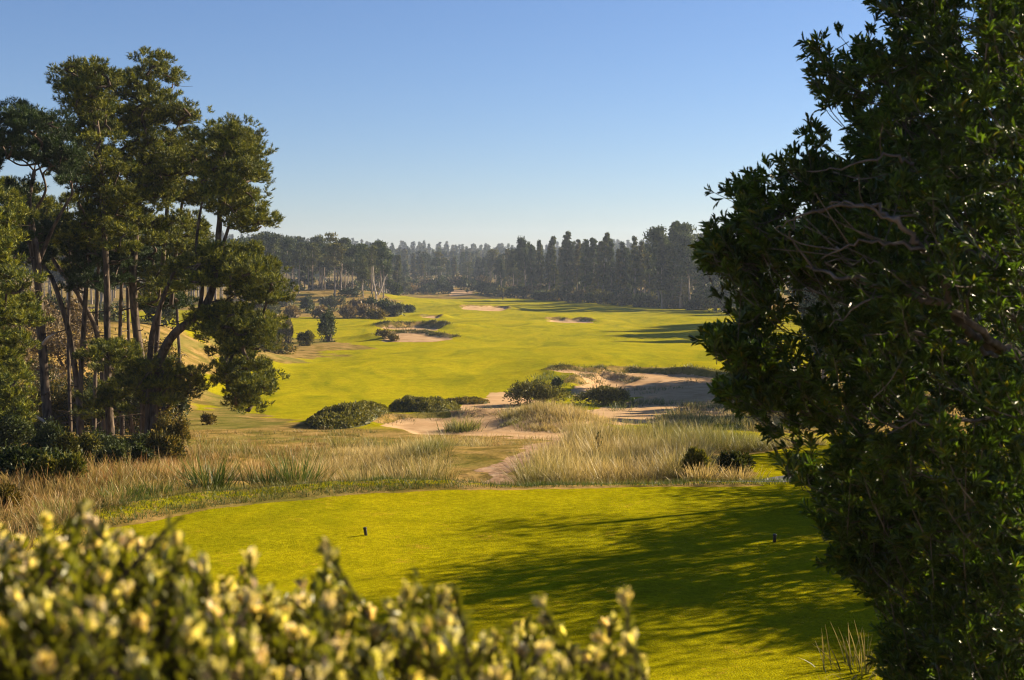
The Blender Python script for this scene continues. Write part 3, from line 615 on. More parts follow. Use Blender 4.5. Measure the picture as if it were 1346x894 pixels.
def build_shrubs():
    G1 = 'shrubs round the near bunkers'
    shrub('heath_mound', 'long olive heath mound sloping down to the nearest bunker', 'shrub', 446, 557, 106, 20, (OLIVE[0] * 1.3, BRIGHT[1]), 9000, .10, G1, 3.0, ragged=.15)
    shrub('heath_mound', 'low heath mound forming the back lip of the nearest bunker', 'shrub', 556, 542, 96, 21, (OLIVE[0] * 1.3, BRIGHT[1]), 5000, .10, G1, 1.1, ragged=.15)
    shrub('heath_mound', 'thin low strip of heath trailing toward the dark shrubs', 'shrub', 612, 531, 60, 9, (OLIVE[0] * 1.3, HEATH[1]), 1800, .09, G1, .7)
    shrub('low_shrub', 'broad dark green shrub above the sand, nearest the beach grass hummock', 'shrub', 706, 534, 92, 34, (OLIVE[0] * 1.1, BRIGHT[1]), 4200, .11, G1, .6)
    shrub('low_shrub', 'dark green shrub beside the narrow grassy lipped bunker', 'shrub', 793, 533, 78, 27, (OLIVE[0] * 1.1, BRIGHT[1]), 3600, .11, G1, .6)
    shrub('low_shrub', 'small round dark shrub standing alone on the mown slope', 'shrub', 731, 510, 15, 16, DARKG, 700, .1, G1, 1)
    G2 = 'small shrubs beside the paved path'
    shrub('small_shrub', 'bright yellow green shrub at the edge of the beach grass', 'shrub', 912, 629, 34, 42, BRIGHT, 2200, .05, G2, 1, up=.6)
    shrub('small_shrub', 'dark rounded shrub in shade above the paved path', 'shrub', 969, 623, 40, 30, (DARKG[0], OLIVE[0] * 1.6), 2200, .05, G2, 1)
    shrub('small_shrub', 'small dark sprig showing above the beach grass', 'shrub', 786, 624, 12, 40, DARKG, 350, .05, G2, 1, d=33)
    G3 = 'shrubs on the tan slope beyond the pines'
    shrub('slope_shrub', 'upright dark green bushy young conifer', 'shrub', 431, 450, 30, 48, DARKG, 2200, .2, G3, 1, ragged=.35)
    shrub('slope_shrub', 'round olive shrub on the tan slope, tallest beside the pines', 'shrub', 377, 452, 32, 34, (OLIVE[0], BROWN[1]), 1800, .2, G3, 1)
    shrub('slope_shrub', 'low olive shrub between two taller ones on the tan slope', 'shrub', 402, 455, 24, 20, OLIVE, 1200, .2, G3, 1)
    shrub('slope_shrub', 'lowest dark shrub on the tan slope nearest the tee', 'shrub', 375, 466, 32, 14, (DARKG[1], HEATH[1]), 1100, .18, G3, 1)
    shrub('slope_shrub', 'small brown green shrub touching the pine foliage', 'shrub', 348, 462, 34, 26, HEATH, 1300, .2, G3, 1)
    shrub('slope_shrub', 'lone dark shrub under the overhanging pine limb', 'shrub', 272, 559, 22, 18, HEATH, 800, .08, G3, 1)
    for k, (px, row, wp, hp) in enumerate([(503, 446, 20, 14), (517, 449, 14, 10)]):
        shrub('bunker_tuft', ['grassy tuft on the edge of the bright bunker, larger of two', 'smaller grassy tuft inside the bright bunker'][k], 'shrub', px, row, wp, hp, HEATH, 700, .16, 'tufts at the bright bunker', 1, stems=2)
    # scrub on the rise beyond
    G4 = 'scrub on the rise beyond the fairway'
    scr = [(356, 417, 26, 20, GREY), (384, 418, 30, 16, BROWN), (402, 412, 24, 24, DARKG), (420, 419, 30, 16, BROWN), (440, 410, 28, 24, GREY), (455, 419, 34, 20, BROWN),
           (478, 418, 30, 20, BROWN), (486, 411, 30, 22, DARKG), (506, 415, 30, 22, DARKG), (520, 416, 20, 16, GREY), (497, 420, 26, 13, HEATH), (536, 411, 20, 9, DARKG), (458, 391, 30, 12, DARKG), (372, 404, 26, 20, GREY), (345, 408, 30, 18, BROWN), (432, 404, 24, 12, GREY), (470, 404, 24, 12, BROWN)]
    names = ['grey green', 'brown', 'dark']
    for k, (px, row, wp, hp, c) in enumerate(scr):
        nm = 'dark green' if c is DARKG else 'brown twiggy' if c is BROWN else 'heathery' if c is HEATH else 'grey green'
        shrub('scrub_bush', f'{nm} bush in the scrub on the rise beyond the fairway', 'bush', px, row, wp, hp, (c[0] * 1.0, c[1]), 900, .34, G4, .8, stems=2, ragged=.35)
    # bushes along the foot of the far forest
    G5 = 'bushes at the foot of the far forest'
    for k in range(26):
        px = 515 + k * 16.5 + RNG.uniform(-5, 5); row = np.interp(px, [510, 600, 690, 780, 930], [388, 386, 393, 399, 409]) + RNG.uniform(-1, .5)
        if 585 < px < 620: continue
        c = [DARKG, GREY, BROWN, DARKG][k % 4] if px < 660 else [DARKG, OLIVE, DARKG, (OLIVE[0], BROWN[1])][k % 4]
        nm = {0: 'dark green', 1: 'dull green', 2: 'brownish', 3: 'dark green'}[k % 4]
        shrub('forest_bush', f'{nm} bush at the foot of the far forest', 'bush', px, row, RNG.uniform(18, 34), RNG.uniform(10, 20), c, 700, .55, G5, .8, stems=2, ragged=.35)
    for k in range(34):
        px = 330 + k * 19 + RNG.uniform(-6, 6); d = np.interp(px, [330, 480, 520, 690, 780, 950], [385, 395, 545, 470, 410, 335]) + RNG.uniform(8, 26)
        shrub('forest_bush', 'dark bush under the trees of the far forest' if k % 2 else 'dull brownish bush under the trees of the far forest', 'bush', px, 0, RNG.uniform(22, 36), RNG.uniform(12, 24), DARKG if k % 2 else (DARKG[0], BROWN[1]), 600, .6, G5, .8, d=d, stems=0, ragged=.35)
    shrub('forest_bush', 'large rounded pale bush closing the fairway beside the near tree', 'bush', 955, 411, 50, 48, (DARKG[1], GREY[1] * 1.3), 1600, .55, G5, .8, stems=3, ragged=.4)
    shrub('forest_bush', 'large rounded bush half hidden behind the near tree leaves', 'bush', 985, 414, 50, 40, (DARKG[1], GREY[1]), 1600, .55, G5, .8, stems=3, ragged=.4)
    # undergrowth below the pines
    G6 = 'undergrowth below the pine grove'
    und = [(20, 640, 120, 60, DARKG, 'dark dense bush at the photo edge below the bright pine'), (75, 640, 70, 50, (DARKG[1], BRIGHT[1]), 'yellow green leafy bush beside the reddish tuft'),
           (130, 612, 90, 50, DARKG, 'dark bush hiding the foot of the straight pine'), (180, 606, 80, 40, DARKG, 'dark low bush below the tallest pine'), (232, 600, 60, 62, (OLIVE[0], HEATH[1]), 'loose olive bush at the foot of the spreading pine'),
           (40, 590, 90, 40, (DARKG[0], OLIVE[1]), 'shaded bush below the forked pale limbed pine'), (100, 600, 40, 30, HEATH, 'brownish bush between the crossing trunks and the straight pine'), (-5, 668, 60, 26, (HEATH[0], HEATH[1] * .8), 'reddish low bush beside the hedge at the photo edge')]
    und += [(5, 600, 90, 70, DARKG, 'tall dark bush at the photo edge behind the low ones'), (95, 618, 70, 55, (DARKG[0], OLIVE[1]), 'dark olive bush below the crossing trunks'), (160, 622, 70, 44, DARKG, 'dark spreading bush in front of the straight and the tallest pine'),
            (215, 612, 60, 48, (DARKG[0], HEATH[1]), 'dark heathery bush in front of the spreading pine'), (60, 612, 70, 60, DARKG, 'dark upright bush in front of the forked pine')]
    for k in range(13):
        c = [(DARKG[0], OLIVE[0] * 1.3), DARKG, (DARKG[0], HEATH[1])][k % 3]
        shrub('understorey_bush', ['tall olive shrub standing among the pine trunks', 'tall dark shrub standing among the pine trunks', 'tall brown green shrub standing among the pine trunks'][k % 3], 'bush', -10 + k * 19 + RNG.uniform(-8, 8), 0, RNG.uniform(40, 66), RNG.uniform(55, 105), c, 2600, .07, G6, .7, d=RNG.uniform(61, 73), ragged=.45, stems=4)
    for px, row, wp, hp, c, lab in und: shrub('understorey_bush', lab, 'bush', px, row, wp, hp, c, 5200, .052, G6, .7, ragged=.35)
    G7 = 'dry brush behind the pine trunks'
    for k in range(30):
        px = RNG.uniform(-20, 235); d = RNG.uniform(66, 98)
        shrub('dry_brush', 'dry brown brush on the bank behind the pine trunks' if k % 3 else 'dull green brush on the bank behind the pine trunks', 'bush', px, 500, RNG.uniform(50, 90), RNG.uniform(40, 85), BROWN if k % 3 else HEATH, 1300, .13, G7, .8, d=d, ragged=.4, stems=4)
    for k in range(10):
        shrub('dry_brush', 'dry brush on the bank beyond the photo edge', 'bush', RNG.uniform(-330, -30), 500, RNG.uniform(50, 90), RNG.uniform(40, 85), (BROWN, HEATH, DARKG)[k % 3], 900, .14, G7, .8, d=RNG.uniform(50, 110), ragged=.4, stems=3)
    for k in range(17):
        shrub('dry_brush', 'dull brush in front of the far fairway seen between the pine trunks', 'bush', -5 + k * 13.5, 430, RNG.uniform(34, 60), RNG.uniform(22, 46), [(DARKG[0], OLIVE[0]), BROWN, GREY][k % 3], 800, .26, G7, .8, d=RNG.uniform(115, 165), ragged=.4, stems=2)
build_shrubs()

# ------------------------------------------------------------------ beach grass and tussocks
TAN_B = np.array([.085, .08, .016]); TAN_T = np.array([.66, .49, .21]); GRN_B = np.array([.03, .05, .008]); GRN_T = np.array([.13, .18, .022]); STRAW = np.array([.52, .30, .10])  # base tones: green blade feet, darkened further as painted shade low in clumps
def clump(acc, x, y, r, nb, L, colb, colt, w=.016, lean=.5):
    P = np.stack([x + RNG.normal(size=nb) * r * .5, y + RNG.normal(size=nb) * r * .5, np.zeros(nb)], 1); P[:, 2] = Z(P[:, 0], P[:, 1]) - .03
    az = np.arctan2(P[:, 1] - y, P[:, 0] - x) + RNG.normal(size=nb) * .7
    # prevailing lean away from the sea breeze
    grass_blades(acc, P, az, L * RNG.uniform(.55, 1.15, nb), w * RNG.uniform(.7, 1.3, nb), np.abs(RNG.normal(size=nb)) * lean * .8 + .08, colb * RNG.uniform(.7, 1.3, (nb, 1)), colt * RNG.uniform(.7, 1.3, (nb, 1)))
def grass_zone(acc, n, px, d, L, colf, nb=34, r=.35, w=.016, keep=None, lean=.5):
    p = RNG.uniform(px[0], px[1], n * 4); dd = np.exp(RNG.uniform(math.log(d[0]), math.log(d[1]), n * 4)); x = (p - 673) / F * dd
    ok = (polysdf(x, dd, TEE) < -.5) & (polysdf(x, dd, PATHP) < .1) & (polysdf(x, dd, ASPH) < .1)
    if keep is not None: ok &= keep(p, dd, x)
    x, dd = x[ok][:n], dd[ok][:n]; m = len(x)
    t = colf(x, dd)
    X = np.repeat(x, nb) + RNG.normal(size=m * nb) * r * .5; Y = np.repeat(dd, nb) + RNG.normal(size=m * nb) * r * .5; N = m * nb
    az = np.arctan2(Y - np.repeat(dd, nb), X - np.repeat(x, nb)) + RNG.normal(size=N) * .7
    LL = np.repeat(L * RNG.uniform(.7, 1.15, m) * np.clip(1 + 1.1 * fbm(x / 2.6, dd / 3.2, 19, 2), .45, 1.6), nb) * RNG.uniform(.5, 1.12, N); W = np.repeat(w * np.maximum(1, dd / 38), nb) * RNG.uniform(.7, 1.3, N)
    cb, ct = [np.repeat(c, nb, 0) * RNG.uniform(.7, 1.3, (N, 1)) for c in t]
    grass_blades(acc, np.stack([X, Y, Z(X, Y) - .03], 1), az, LL, W, np.abs(RNG.normal(size=N)) * lean * .8 + .1, cb, ct)
def build_grass():
    A = Acc()
    def pale(x, d):
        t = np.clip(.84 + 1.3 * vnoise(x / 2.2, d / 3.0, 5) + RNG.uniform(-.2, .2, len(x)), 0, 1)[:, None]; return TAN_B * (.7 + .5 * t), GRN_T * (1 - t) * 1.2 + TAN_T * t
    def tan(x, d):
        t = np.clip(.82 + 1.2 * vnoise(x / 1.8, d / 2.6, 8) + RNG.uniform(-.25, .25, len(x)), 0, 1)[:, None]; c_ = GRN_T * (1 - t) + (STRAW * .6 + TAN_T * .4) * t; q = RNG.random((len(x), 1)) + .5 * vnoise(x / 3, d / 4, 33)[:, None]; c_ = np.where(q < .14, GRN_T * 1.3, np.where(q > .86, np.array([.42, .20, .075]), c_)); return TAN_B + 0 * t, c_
    nopath = lambda p, d, x: ~((p > 925) & (d < 34)) & (p > np.interp(d, [24, 33, 45, 60], [676, 712, 745, 785]))
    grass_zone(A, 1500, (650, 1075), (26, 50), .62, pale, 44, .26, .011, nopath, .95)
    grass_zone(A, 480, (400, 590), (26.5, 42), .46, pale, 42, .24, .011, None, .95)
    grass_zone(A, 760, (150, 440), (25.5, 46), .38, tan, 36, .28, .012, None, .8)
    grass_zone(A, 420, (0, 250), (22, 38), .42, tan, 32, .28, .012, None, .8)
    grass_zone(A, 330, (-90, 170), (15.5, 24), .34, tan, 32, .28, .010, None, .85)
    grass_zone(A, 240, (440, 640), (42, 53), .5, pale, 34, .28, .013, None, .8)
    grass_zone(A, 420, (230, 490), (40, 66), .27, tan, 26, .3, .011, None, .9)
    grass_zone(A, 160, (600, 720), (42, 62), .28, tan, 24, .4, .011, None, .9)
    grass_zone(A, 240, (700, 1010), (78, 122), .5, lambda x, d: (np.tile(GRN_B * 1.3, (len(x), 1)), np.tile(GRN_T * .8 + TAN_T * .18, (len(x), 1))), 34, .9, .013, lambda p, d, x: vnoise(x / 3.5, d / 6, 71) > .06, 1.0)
    lx, ly = [], []
    for b in BUNK[:5]:                                                  # heath and grass hanging over the bunker lips
        qx = RNG.uniform(b['x'] - b['hw'] * 1.5, b['x'] + b['hw'] * 1.5, 3000); qy = RNG.uniform(b['y'], b['y'] + b['L'] * .9, 3000); kk = Zs(qx, qy)[2] > .5
        lx.append(qx[kk][:70]); ly.append(qy[kk][:70])
    lx = np.concatenate(lx); ly = np.concatenate(ly); nb = 40; qx = np.repeat(lx, nb) + RNG.normal(size=len(lx) * nb) * .35; qy = np.repeat(ly, nb) + RNG.normal(size=len(lx) * nb) * .2
    grass_blades(A, np.stack([qx, qy, Z(qx, qy) - .05], 1), RNG.uniform(0, 6.28, len(qx)), RNG.uniform(.15, .55, len(qx)), .011 * qy / 38, RNG.uniform(.2, 1.1, len(qx)), np.tile(GRN_B, (len(qx), 1)), vary(GRN_T * .5 + STRAW * .25, len(qx), .4))
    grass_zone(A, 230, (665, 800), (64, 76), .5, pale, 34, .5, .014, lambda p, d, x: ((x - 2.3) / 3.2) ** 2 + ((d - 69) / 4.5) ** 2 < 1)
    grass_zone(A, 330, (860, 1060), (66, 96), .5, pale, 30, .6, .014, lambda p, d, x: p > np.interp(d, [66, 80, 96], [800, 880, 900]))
    o = obj('beach_grass', A.mesh('beach_grass'), M_GRASS); tag(o, 'pale beach grass and dry rough growing between the tee and the bunkers', 'grass', kind='stuff')
    # tussocks one can tell apart
    B = [(388, 641, 1.05, GRN_B, GRN_T * 1.1, 'bright green upright tussock at the back edge of the tee'), (352, 640, .7, GRN_B * .8, GRN_T * .8, 'dark green tussock next to the bright upright one'),
         (272, 646, .95, GRN_B * .8, GRN_T * .9, 'dark green fountain shaped tussock above the tee bank'), (528, 646, .85, GRN_B, TAN_T * .8, 'pale arching tussock beside the foot of the sandy track'), (556, 647, 1.0, GRN_B, (TAN_T + GRN_T) * .5, 'spiky grey green tussock at the sandy track end of the tee'),
         (480, 645, .8, GRN_B, (TAN_T + GRN_T) * .5, 'mixed green and straw tussock at the back edge of the tee'), (155, 668, .45, GRN_B, GRN_T, 'low bright green tuft on the bank beside the tee'), (200, 662, .4, GRN_B, GRN_T, 'low dull green tuft on the bank near the dark fountain tussock'),
         (607, 566, .95, GRN_B * 1.3, (TAN_T + GRN_T * 2) * .4, 'pale green tussock standing alone in front of the bunker sand'), (925, 641, .5, TAN_B, TAN_T * 1.1, 'arching straw coloured tuft below the yellow green shrub'), (972, 640, .4, TAN_B, TAN_T, 'small straw tuft at the end of the paved path'),
         (1140, 800, .55, GRN_B, TAN_T * .6, 'long thin grass tuft leaning out beside the near tree'), (1125, 885, .4, GRN_B, TAN_T * .6, 'grass tuft with seed heads below the near tree')]
    for px, row, L, cb, ct, lab in B:
        g = ground_px(px, min(row, 642), Z) if row < 640 else None
        if row == 800: x, y = 3.45, 12.4
        elif row == 885: x, y = 3.2, 11.2
        elif g is None:
            y = float(np.interp(px, [150, 280, 400, 560, 980], [21.5, 23.2, 23.7, 23.9, 23.9])); x = (px - 673) / F * y
        else: x, y = g
        base = (x, y, Z(x, y)); root = empty('grass_tussock', base, lab, 'grass tussock', 'grass tussocks round the tee')
        for nm, n, cB, cT in (('blades', 280, cb, ct), ('seed_stalks', 16, TAN_B, TAN_T)):
            C = Acc(); nn = (n if y > 14 else n // 4) if y < 40 else n * 2
            clump(C, x, y, .34 if y < 40 else .8, nn, .72 * L * (1.1 if nm == 'blades' else 1.2), cB, cT, .014 if y < 40 else .03, .55 if nm == 'blades' else .4)
            obj(nm, C.mesh(nm, base), M_GRASS, root)
    # uncut fringe round the tee
    C = Acc(); n = 16000; t = RNG.uniform(0, 1, n)
    edge = np.vstack([TEE[1:9]]); seg = np.linspace(0, 1, len(edge)); ex = np.interp(t, seg, edge[:, 0]); ey = np.interp(t, seg, edge[:, 1])
    off = RNG.uniform(.12, 1.25, n); cx, cy = 0, 12; v = unit(np.stack([ex - cx, ey - cy], 1)); P = np.stack([ex + v[:, 0] * off, ey + v[:, 1] * off, np.zeros(n)], 1)
    P[:, 2] = Z(P[:, 0], P[:, 1]) - .01
    k = np.clip(.5 + 1.5 * vnoise(P[:, 0] / .6, P[:, 1] / .6, 3), 0, 1)[:, None] * sstep(.5, .9, off)[:, None]
    grass_blades(C, P, RNG.uniform(0, 6.28, n), RNG.uniform(.05, .14, n), np.full(n, .008), RNG.uniform(.1, .7, n), np.tile(GRN_B, (n, 1)) * (1 - k) + TAN_B * k, (GRN_T * 1.0) * (1 - k) + STRAW * k)
    o = obj('rough_grass', C.mesh('rough_grass'), M_GRASS); tag(o, 'short uncut grass fringe round the tee lawn', 'grass', kind='stuff')
build_grass()

# ------------------------------------------------------------------ the near tree
def build_near_tree():
    base = np.array([5.3, 9.4, 0]); base[2] = Z(base[0], base[1])
    root = empty('wax_myrtle_tree', base, 'large dark evergreen tree with narrow leaves at the tee edge, backlit', 'tree')
    edge = [(1130, -200), (1140, -40), (1132, 0), (1142, 16), (1110, 36), (1088, 52), (1056, 78), (1062, 96), (1070, 118), (1058, 150), (1066, 188), (1050, 200), (1030, 208), (1022, 230), (994, 236), (955, 234), (938, 256), (914, 284), (922, 308),
            (952, 322), (922, 334), (938, 354), (974, 358), (992, 398), (966, 408), (924, 430), (930, 448), (956, 454), (940, 464), (964, 482), (974, 498), (938, 510), (948, 527), (986, 530), (992, 552), (1016, 570), (1044, 576), (1038, 612), (1038, 642),
            (1060, 650), (1072, 672), (1088, 694), (1104, 700), (1078, 718), (1082, 736), (1110, 754), (1138, 756), (1142, 778), (1160, 778), (1174, 790), (1162, 812), (1155, 852), (1168, 884), (1160, 960), (1240, 1050), (1700, 1050), (1800, 600), (1750, 100), (1500, -200)]
    A = Acc(); W = Acc()
    D0 = np.array([.034, .058, .012]); D1 = np.array([.085, .125, .02])
    axis = lambda z: np.array([5.1, 9.4, z])
    n_in = 0; tips = []
    pts = sample_poly(edge, 3400)
    # more sprays toward the visible silhouette
    vis = sample_poly([p for p in edge if p[0] < 1200] + [(1346, 950), (1346, -60)], 2300)
    pts = np.vstack([pts[:1900], vis])
    E = np.array(edge, float)
    pts = pts[inpoly(pts[:, 0], pts[:, 1], E)]; eds = polysdf(pts[:, 0], pts[:, 1], E)
    for p, ed in zip(pts, eds):
        half = min(2.3, .35 + ed * .011)
        d = 9.3 + RNG.uniform(-1, 1) * half
        if vnoise(p[0] / 55, p[1] / 55, 12) + .5 * vnoise(p[0] / 25, d * 2, 14) < -.20: continue
        tips.append((p[0], p[1], d, ed))
    for a, b_ in zip(E[:-1], E[1:]):                                 # lobes along the ragged outline
        if a[0] > 1250 or b_[0] > 1250: continue
        for u in np.arange(0, 1, 11 / max(11, np.hypot(*(b_ - a)))):
            p = a + (b_ - a) * u + RNG.normal(size=2) * 9
            if polysdf(np.array([p[0]]), np.array([p[1]]), E)[0] > -9: tips.append((p[0], p[1], 9.2 + RNG.uniform(-.7, .5), 0))
    tips = [t for t in tips if t[3] > 60 or vnoise(t[0] / 34, t[1] / 30, 44) + .4 * vnoise(t[0] / 15, t[1] / 15, 45) > -.19]
    RP = []; RD = []; RC = []
    for px, py, d, ed in tips:
        t = at(px, py, d); out = t - axis(t[2] - .9); out = unit(out) 
        dr = unit(out * .8 + np.array([0, 0, .32]) + RNG.normal(size=3) * .33)
        L = RNG.uniform(.3, .55); b = t - dr * L + RNG.normal(size=3) * .03
        if ed < 80 and polysdf(np.array([673 + b[0] / b[1] * F]), np.array([340 - (b[2] - CAMZ) / b[1] * F]), E)[0] < 4: b = t - dr * .12
        mid_ = (t + b) / 2 + np.array([0, 0, -.04])
        tube(W, spline([b, mid_, t], 3), [.0038, .002], (1, 1, 1), 4)
        m = 7; s = np.sort(RNG.uniform(.15, 1, m)); s[-1] = 1
        for u in s:
            c = b + (t - b) * u; side = unit(RNG.normal(size=3)); dd = unit(dr * .85 + side * (.75 if u < 1 else .1) + np.array([0, 0, .25]))
            tw = RNG.uniform(.05, .13) if u < 1 else 0
            c2 = c + dd * tw
            if u < 1: W.add(np.stack([c - side * .0015, c + side * .0015, c2]), np.array([[0, 1, 2]]), (1, 1, 1))
            RP.append(c2); RD.append(dd); RC.append(D0 + (D1 - D0) * RNG.uniform(0, 1) ** 1.5)
    RP = np.array(RP); RD = np.array(RD); RC = np.array(RC); k = 9; n = len(RP)
    P = np.repeat(RP, k, 0); D = np.repeat(RD, k, 0); sd_ = unit(np.cross(D, RNG.normal(size=(n * k, 3))))
    sp_ = RNG.uniform(.25, 1.15, (n * k, 1)); P = P - D * RNG.uniform(0, .05, (n * k, 1))
    DD = D + sd_ * sp_
    cc = np.repeat(RC, k, 0) * RNG.uniform(.6, 1.4, (n * k, 1)); old = RNG.random(n * k) < .05; cc[old] = cc[old] * np.array([2.2, 1.25, .9])
    leaves(A, P, DD, RNG.uniform(.055, .095, n * k), RNG.uniform(.014, .021, n * k), cc, .22, twist=D + RNG.normal(size=(n * k, 3)) * .2)
    obj('crown', A.mesh('myrtle_crown', base), M_MYRTLE, root)
    obj('twigs', W.mesh('myrtle_twigs', base), M_TWIG, root)
    T = Acc()
    for a, r in (((5.3, 9.4), .12), ((5.6, 9.2), .10), ((5.0, 9.7), .09)):
        e = np.array([a[0], a[1], base[2] - .3]); t = e + np.array([(a[0] - 5.3) * 1.5 - .2, (a[1] - 9.4), 5.5])
        tube(T, spline([e, e * .6 + t * .4 + RNG.normal(size=3) * .12, t], 8), [r * 1.3, r, r * .4], (1, 1, 1), 9, .06)
    obj('trunk', T.mesh('myrtle_trunk', base, True), M_TWIG, root)
    limbs = [([(1480, 640, 9.2), (1346, 478, 8.4), (1300, 455, 8.0), (1262, 425, 7.8), (1240, 370, 7.6), (1215, 328, 7.4), (1180, 292, 7.3), (1150, 270, 7.4)], .035),
             ([(1346, 478, 8.4), (1290, 435, 7.7), (1235, 400, 7.5), (1180, 382, 7.4), (1110, 365, 7.6), (1060, 350, 7.8)], .026), ([(1215, 328, 7.4), (1160, 318, 7.35), (1115, 322, 7.4), (1080, 340, 7.5)], .012),
             ([(1150, 270, 7.4), (1100, 272, 7.5), (1050, 285, 7.7), (1020, 300, 8.0)], .012), ([(1180, 292, 7.3), (1125, 268, 7.3), (1090, 268, 7.5)], .010), ([(1310, 470, 7.9), (1262, 452, 7.6), (1210, 436, 7.5), (1160, 440, 7.6)], .016),
             ([(1346, 380, 8.0), (1300, 345, 7.6), (1260, 320, 7.5), (1215, 300, 7.6)], .016), ([(1346, 440, 8.0), (1320, 400, 7.7), (1308, 360, 7.6), (1312, 330, 7.7)], .014), ([(1200, 215, 7.6), (1170, 203, 7.5), (1130, 215, 7.5), (1060, 225, 7.8)], .010),
             ([(1370, 560, 8.2), (1290, 548, 7.7), (1220, 556, 7.5), (1170, 560, 7.6)], .014), ([(1240, 370, 7.6), (1222, 330, 7.5), (1214, 290, 7.5), (1205, 262, 7.6)], .008), ([(1290, 435, 7.7), (1255, 372, 7.6), (1240, 352, 7.6)], .010),
             ([(1235, 400, 7.5), (1190, 366, 7.4), (1150, 345, 7.5), (1110, 345, 7.6)], .009), ([(1310, 700, 7.9), (1302, 660, 7.7), (1300, 620, 7.7)], .008), ([(1180, 382, 7.4), (1130, 400, 7.5), (1090, 430, 7.7)], .009)]
    for pl, r in limbs:
        L = Acc(); P = spline([at(*q) for q in pl], 6); P[1:-1] += RNG.normal(size=(len(P) - 2, 3)) * .012
        tube(L, P, [r, r * .7, r * .3], (1, 1, 1), 7, .08)
        for _ in range(4):
            q = P[RNG.integers(len(P) // 4, len(P))]; e = q + np.array([-.25, -.05, .12]) * RNG.uniform(.4, 1.6) + RNG.normal(size=3) * .12
            ep = 673 + e[0] / e[1] * F, 340 - (e[2] - CAMZ) / e[1] * F
            if polysdf(np.array([ep[0]]), np.array([ep[1]]), E)[0] < 45: continue
            tube(L, spline([q, (q + e) / 2 + RNG.normal(size=3) * .03, e], 3), [r * .35, .0025], (1, 1, 1), 4)
        obj('branch', L.mesh('myrtle_branch', base, True), M_TWIG, root)
build_near_tree()

# ------------------------------------------------------------------ foreground hedge
def build_hedge():
    top = [(-120, 690), (0, 705), (60, 690), (110, 668), (170, 715), (225, 690), (270, 745), (330, 738), (370, 790), (430, 722), (470, 790), (545, 765), (600, 782), (640, 830), (712, 792), (770, 842), (822, 788), (835, 850), (868, 900)]
    tx = np.array(top, float)
    base = np.array([-.5, 2.2, 2.2]); base[2] = Z(base[0], base[1])
    root = empty('hedge', base, 'sunlit evergreen hedge with cream leaf tips at the bottom of the photo, out of focus', 'hedge')
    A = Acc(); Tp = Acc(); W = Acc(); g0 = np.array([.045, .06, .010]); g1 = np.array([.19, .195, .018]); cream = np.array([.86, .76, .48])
    shoots = []
    for px, py in top[1:-1]:                                              # the shoots that draw the outline
        if py < np.interp(px, [0, 430, 870], [735, 760, 850]): shoots.append((px, py, 2.15))
    for _ in range(640):
        px = RNG.uniform(-150, 880); d = RNG.uniform(1.65, 2.75)
        lim = np.interp(px, tx[:, 0], tx[:, 1]); py = lim + 10 + abs(RNG.normal()) * 62 + max(0, (2.1 - d)) * 230
        if px > 780 and d < 2: continue
        shoots.append((px, py, d))
    P = []; D = []; L = []; C = []; TP = []; TD = []; TL = []; TC = []
    for px, py, d in shoots:
        t = at(px, py, d); tilt = RNG.normal(size=3) * np.array([.085, .085, 0]); H = RNG.uniform(.2, .46)
        b = t - np.array([tilt[0], tilt[1], H]); ax = unit(t - b)
        r = np.array([b[0] * 1.0, b[1], Z(b[0], b[1])])
        tube(W, spline([np.array([b[0] + RNG.normal() * .05, b[1] + RNG.normal() * .05, max(r[2], b[2] - .45)]), b, t], 3), [.006, .003], (1, 1, 1), 4)
        m = int(H / .0072); s = np.linspace(0, 1, m) ** .85; ang = np.arange(m) * 2.4 + RNG.uniform(0, 6)
        e1 = unit(np.cross(ax, [0, 1, .1])); e2 = np.cross(ax, e1)
        rad = np.cos(ang)[:, None] * e1 + np.sin(ang)[:, None] * e2
        open_ = (1.25 - .95 * s)[:, None]
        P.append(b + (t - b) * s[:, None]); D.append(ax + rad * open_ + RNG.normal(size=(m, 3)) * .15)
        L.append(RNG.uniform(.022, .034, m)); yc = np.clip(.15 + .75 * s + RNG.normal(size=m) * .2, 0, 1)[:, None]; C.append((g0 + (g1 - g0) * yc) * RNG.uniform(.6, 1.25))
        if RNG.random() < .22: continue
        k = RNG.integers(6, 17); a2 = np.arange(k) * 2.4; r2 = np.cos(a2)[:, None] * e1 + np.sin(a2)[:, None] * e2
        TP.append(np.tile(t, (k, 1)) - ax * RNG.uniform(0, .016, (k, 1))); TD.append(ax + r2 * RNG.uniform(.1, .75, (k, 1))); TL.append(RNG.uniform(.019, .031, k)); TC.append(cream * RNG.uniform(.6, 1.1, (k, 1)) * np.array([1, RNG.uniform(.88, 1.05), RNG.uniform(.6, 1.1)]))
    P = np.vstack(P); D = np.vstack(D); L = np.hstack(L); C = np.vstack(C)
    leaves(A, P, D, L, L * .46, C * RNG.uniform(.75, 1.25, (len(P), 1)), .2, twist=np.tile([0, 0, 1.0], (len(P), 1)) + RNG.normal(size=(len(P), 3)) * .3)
    TP = np.vstack(TP); TD = np.vstack(TD); TL = np.hstack(TL); TC = np.vstack(TC)
    leaves(Tp, TP, TD, TL, TL * .43, TC, .2)
    obj('foliage', A.mesh('hedge_foliage', base), M_HEDGE, root)
    o = obj('leaf_tips', Tp.mesh('hedge_tips', base), M_HEDGE, root); o['label'] = 'cream young leaf tips'
    obj('stems', W.mesh('hedge_stems', base), M_STEM, root)
build_hedge()

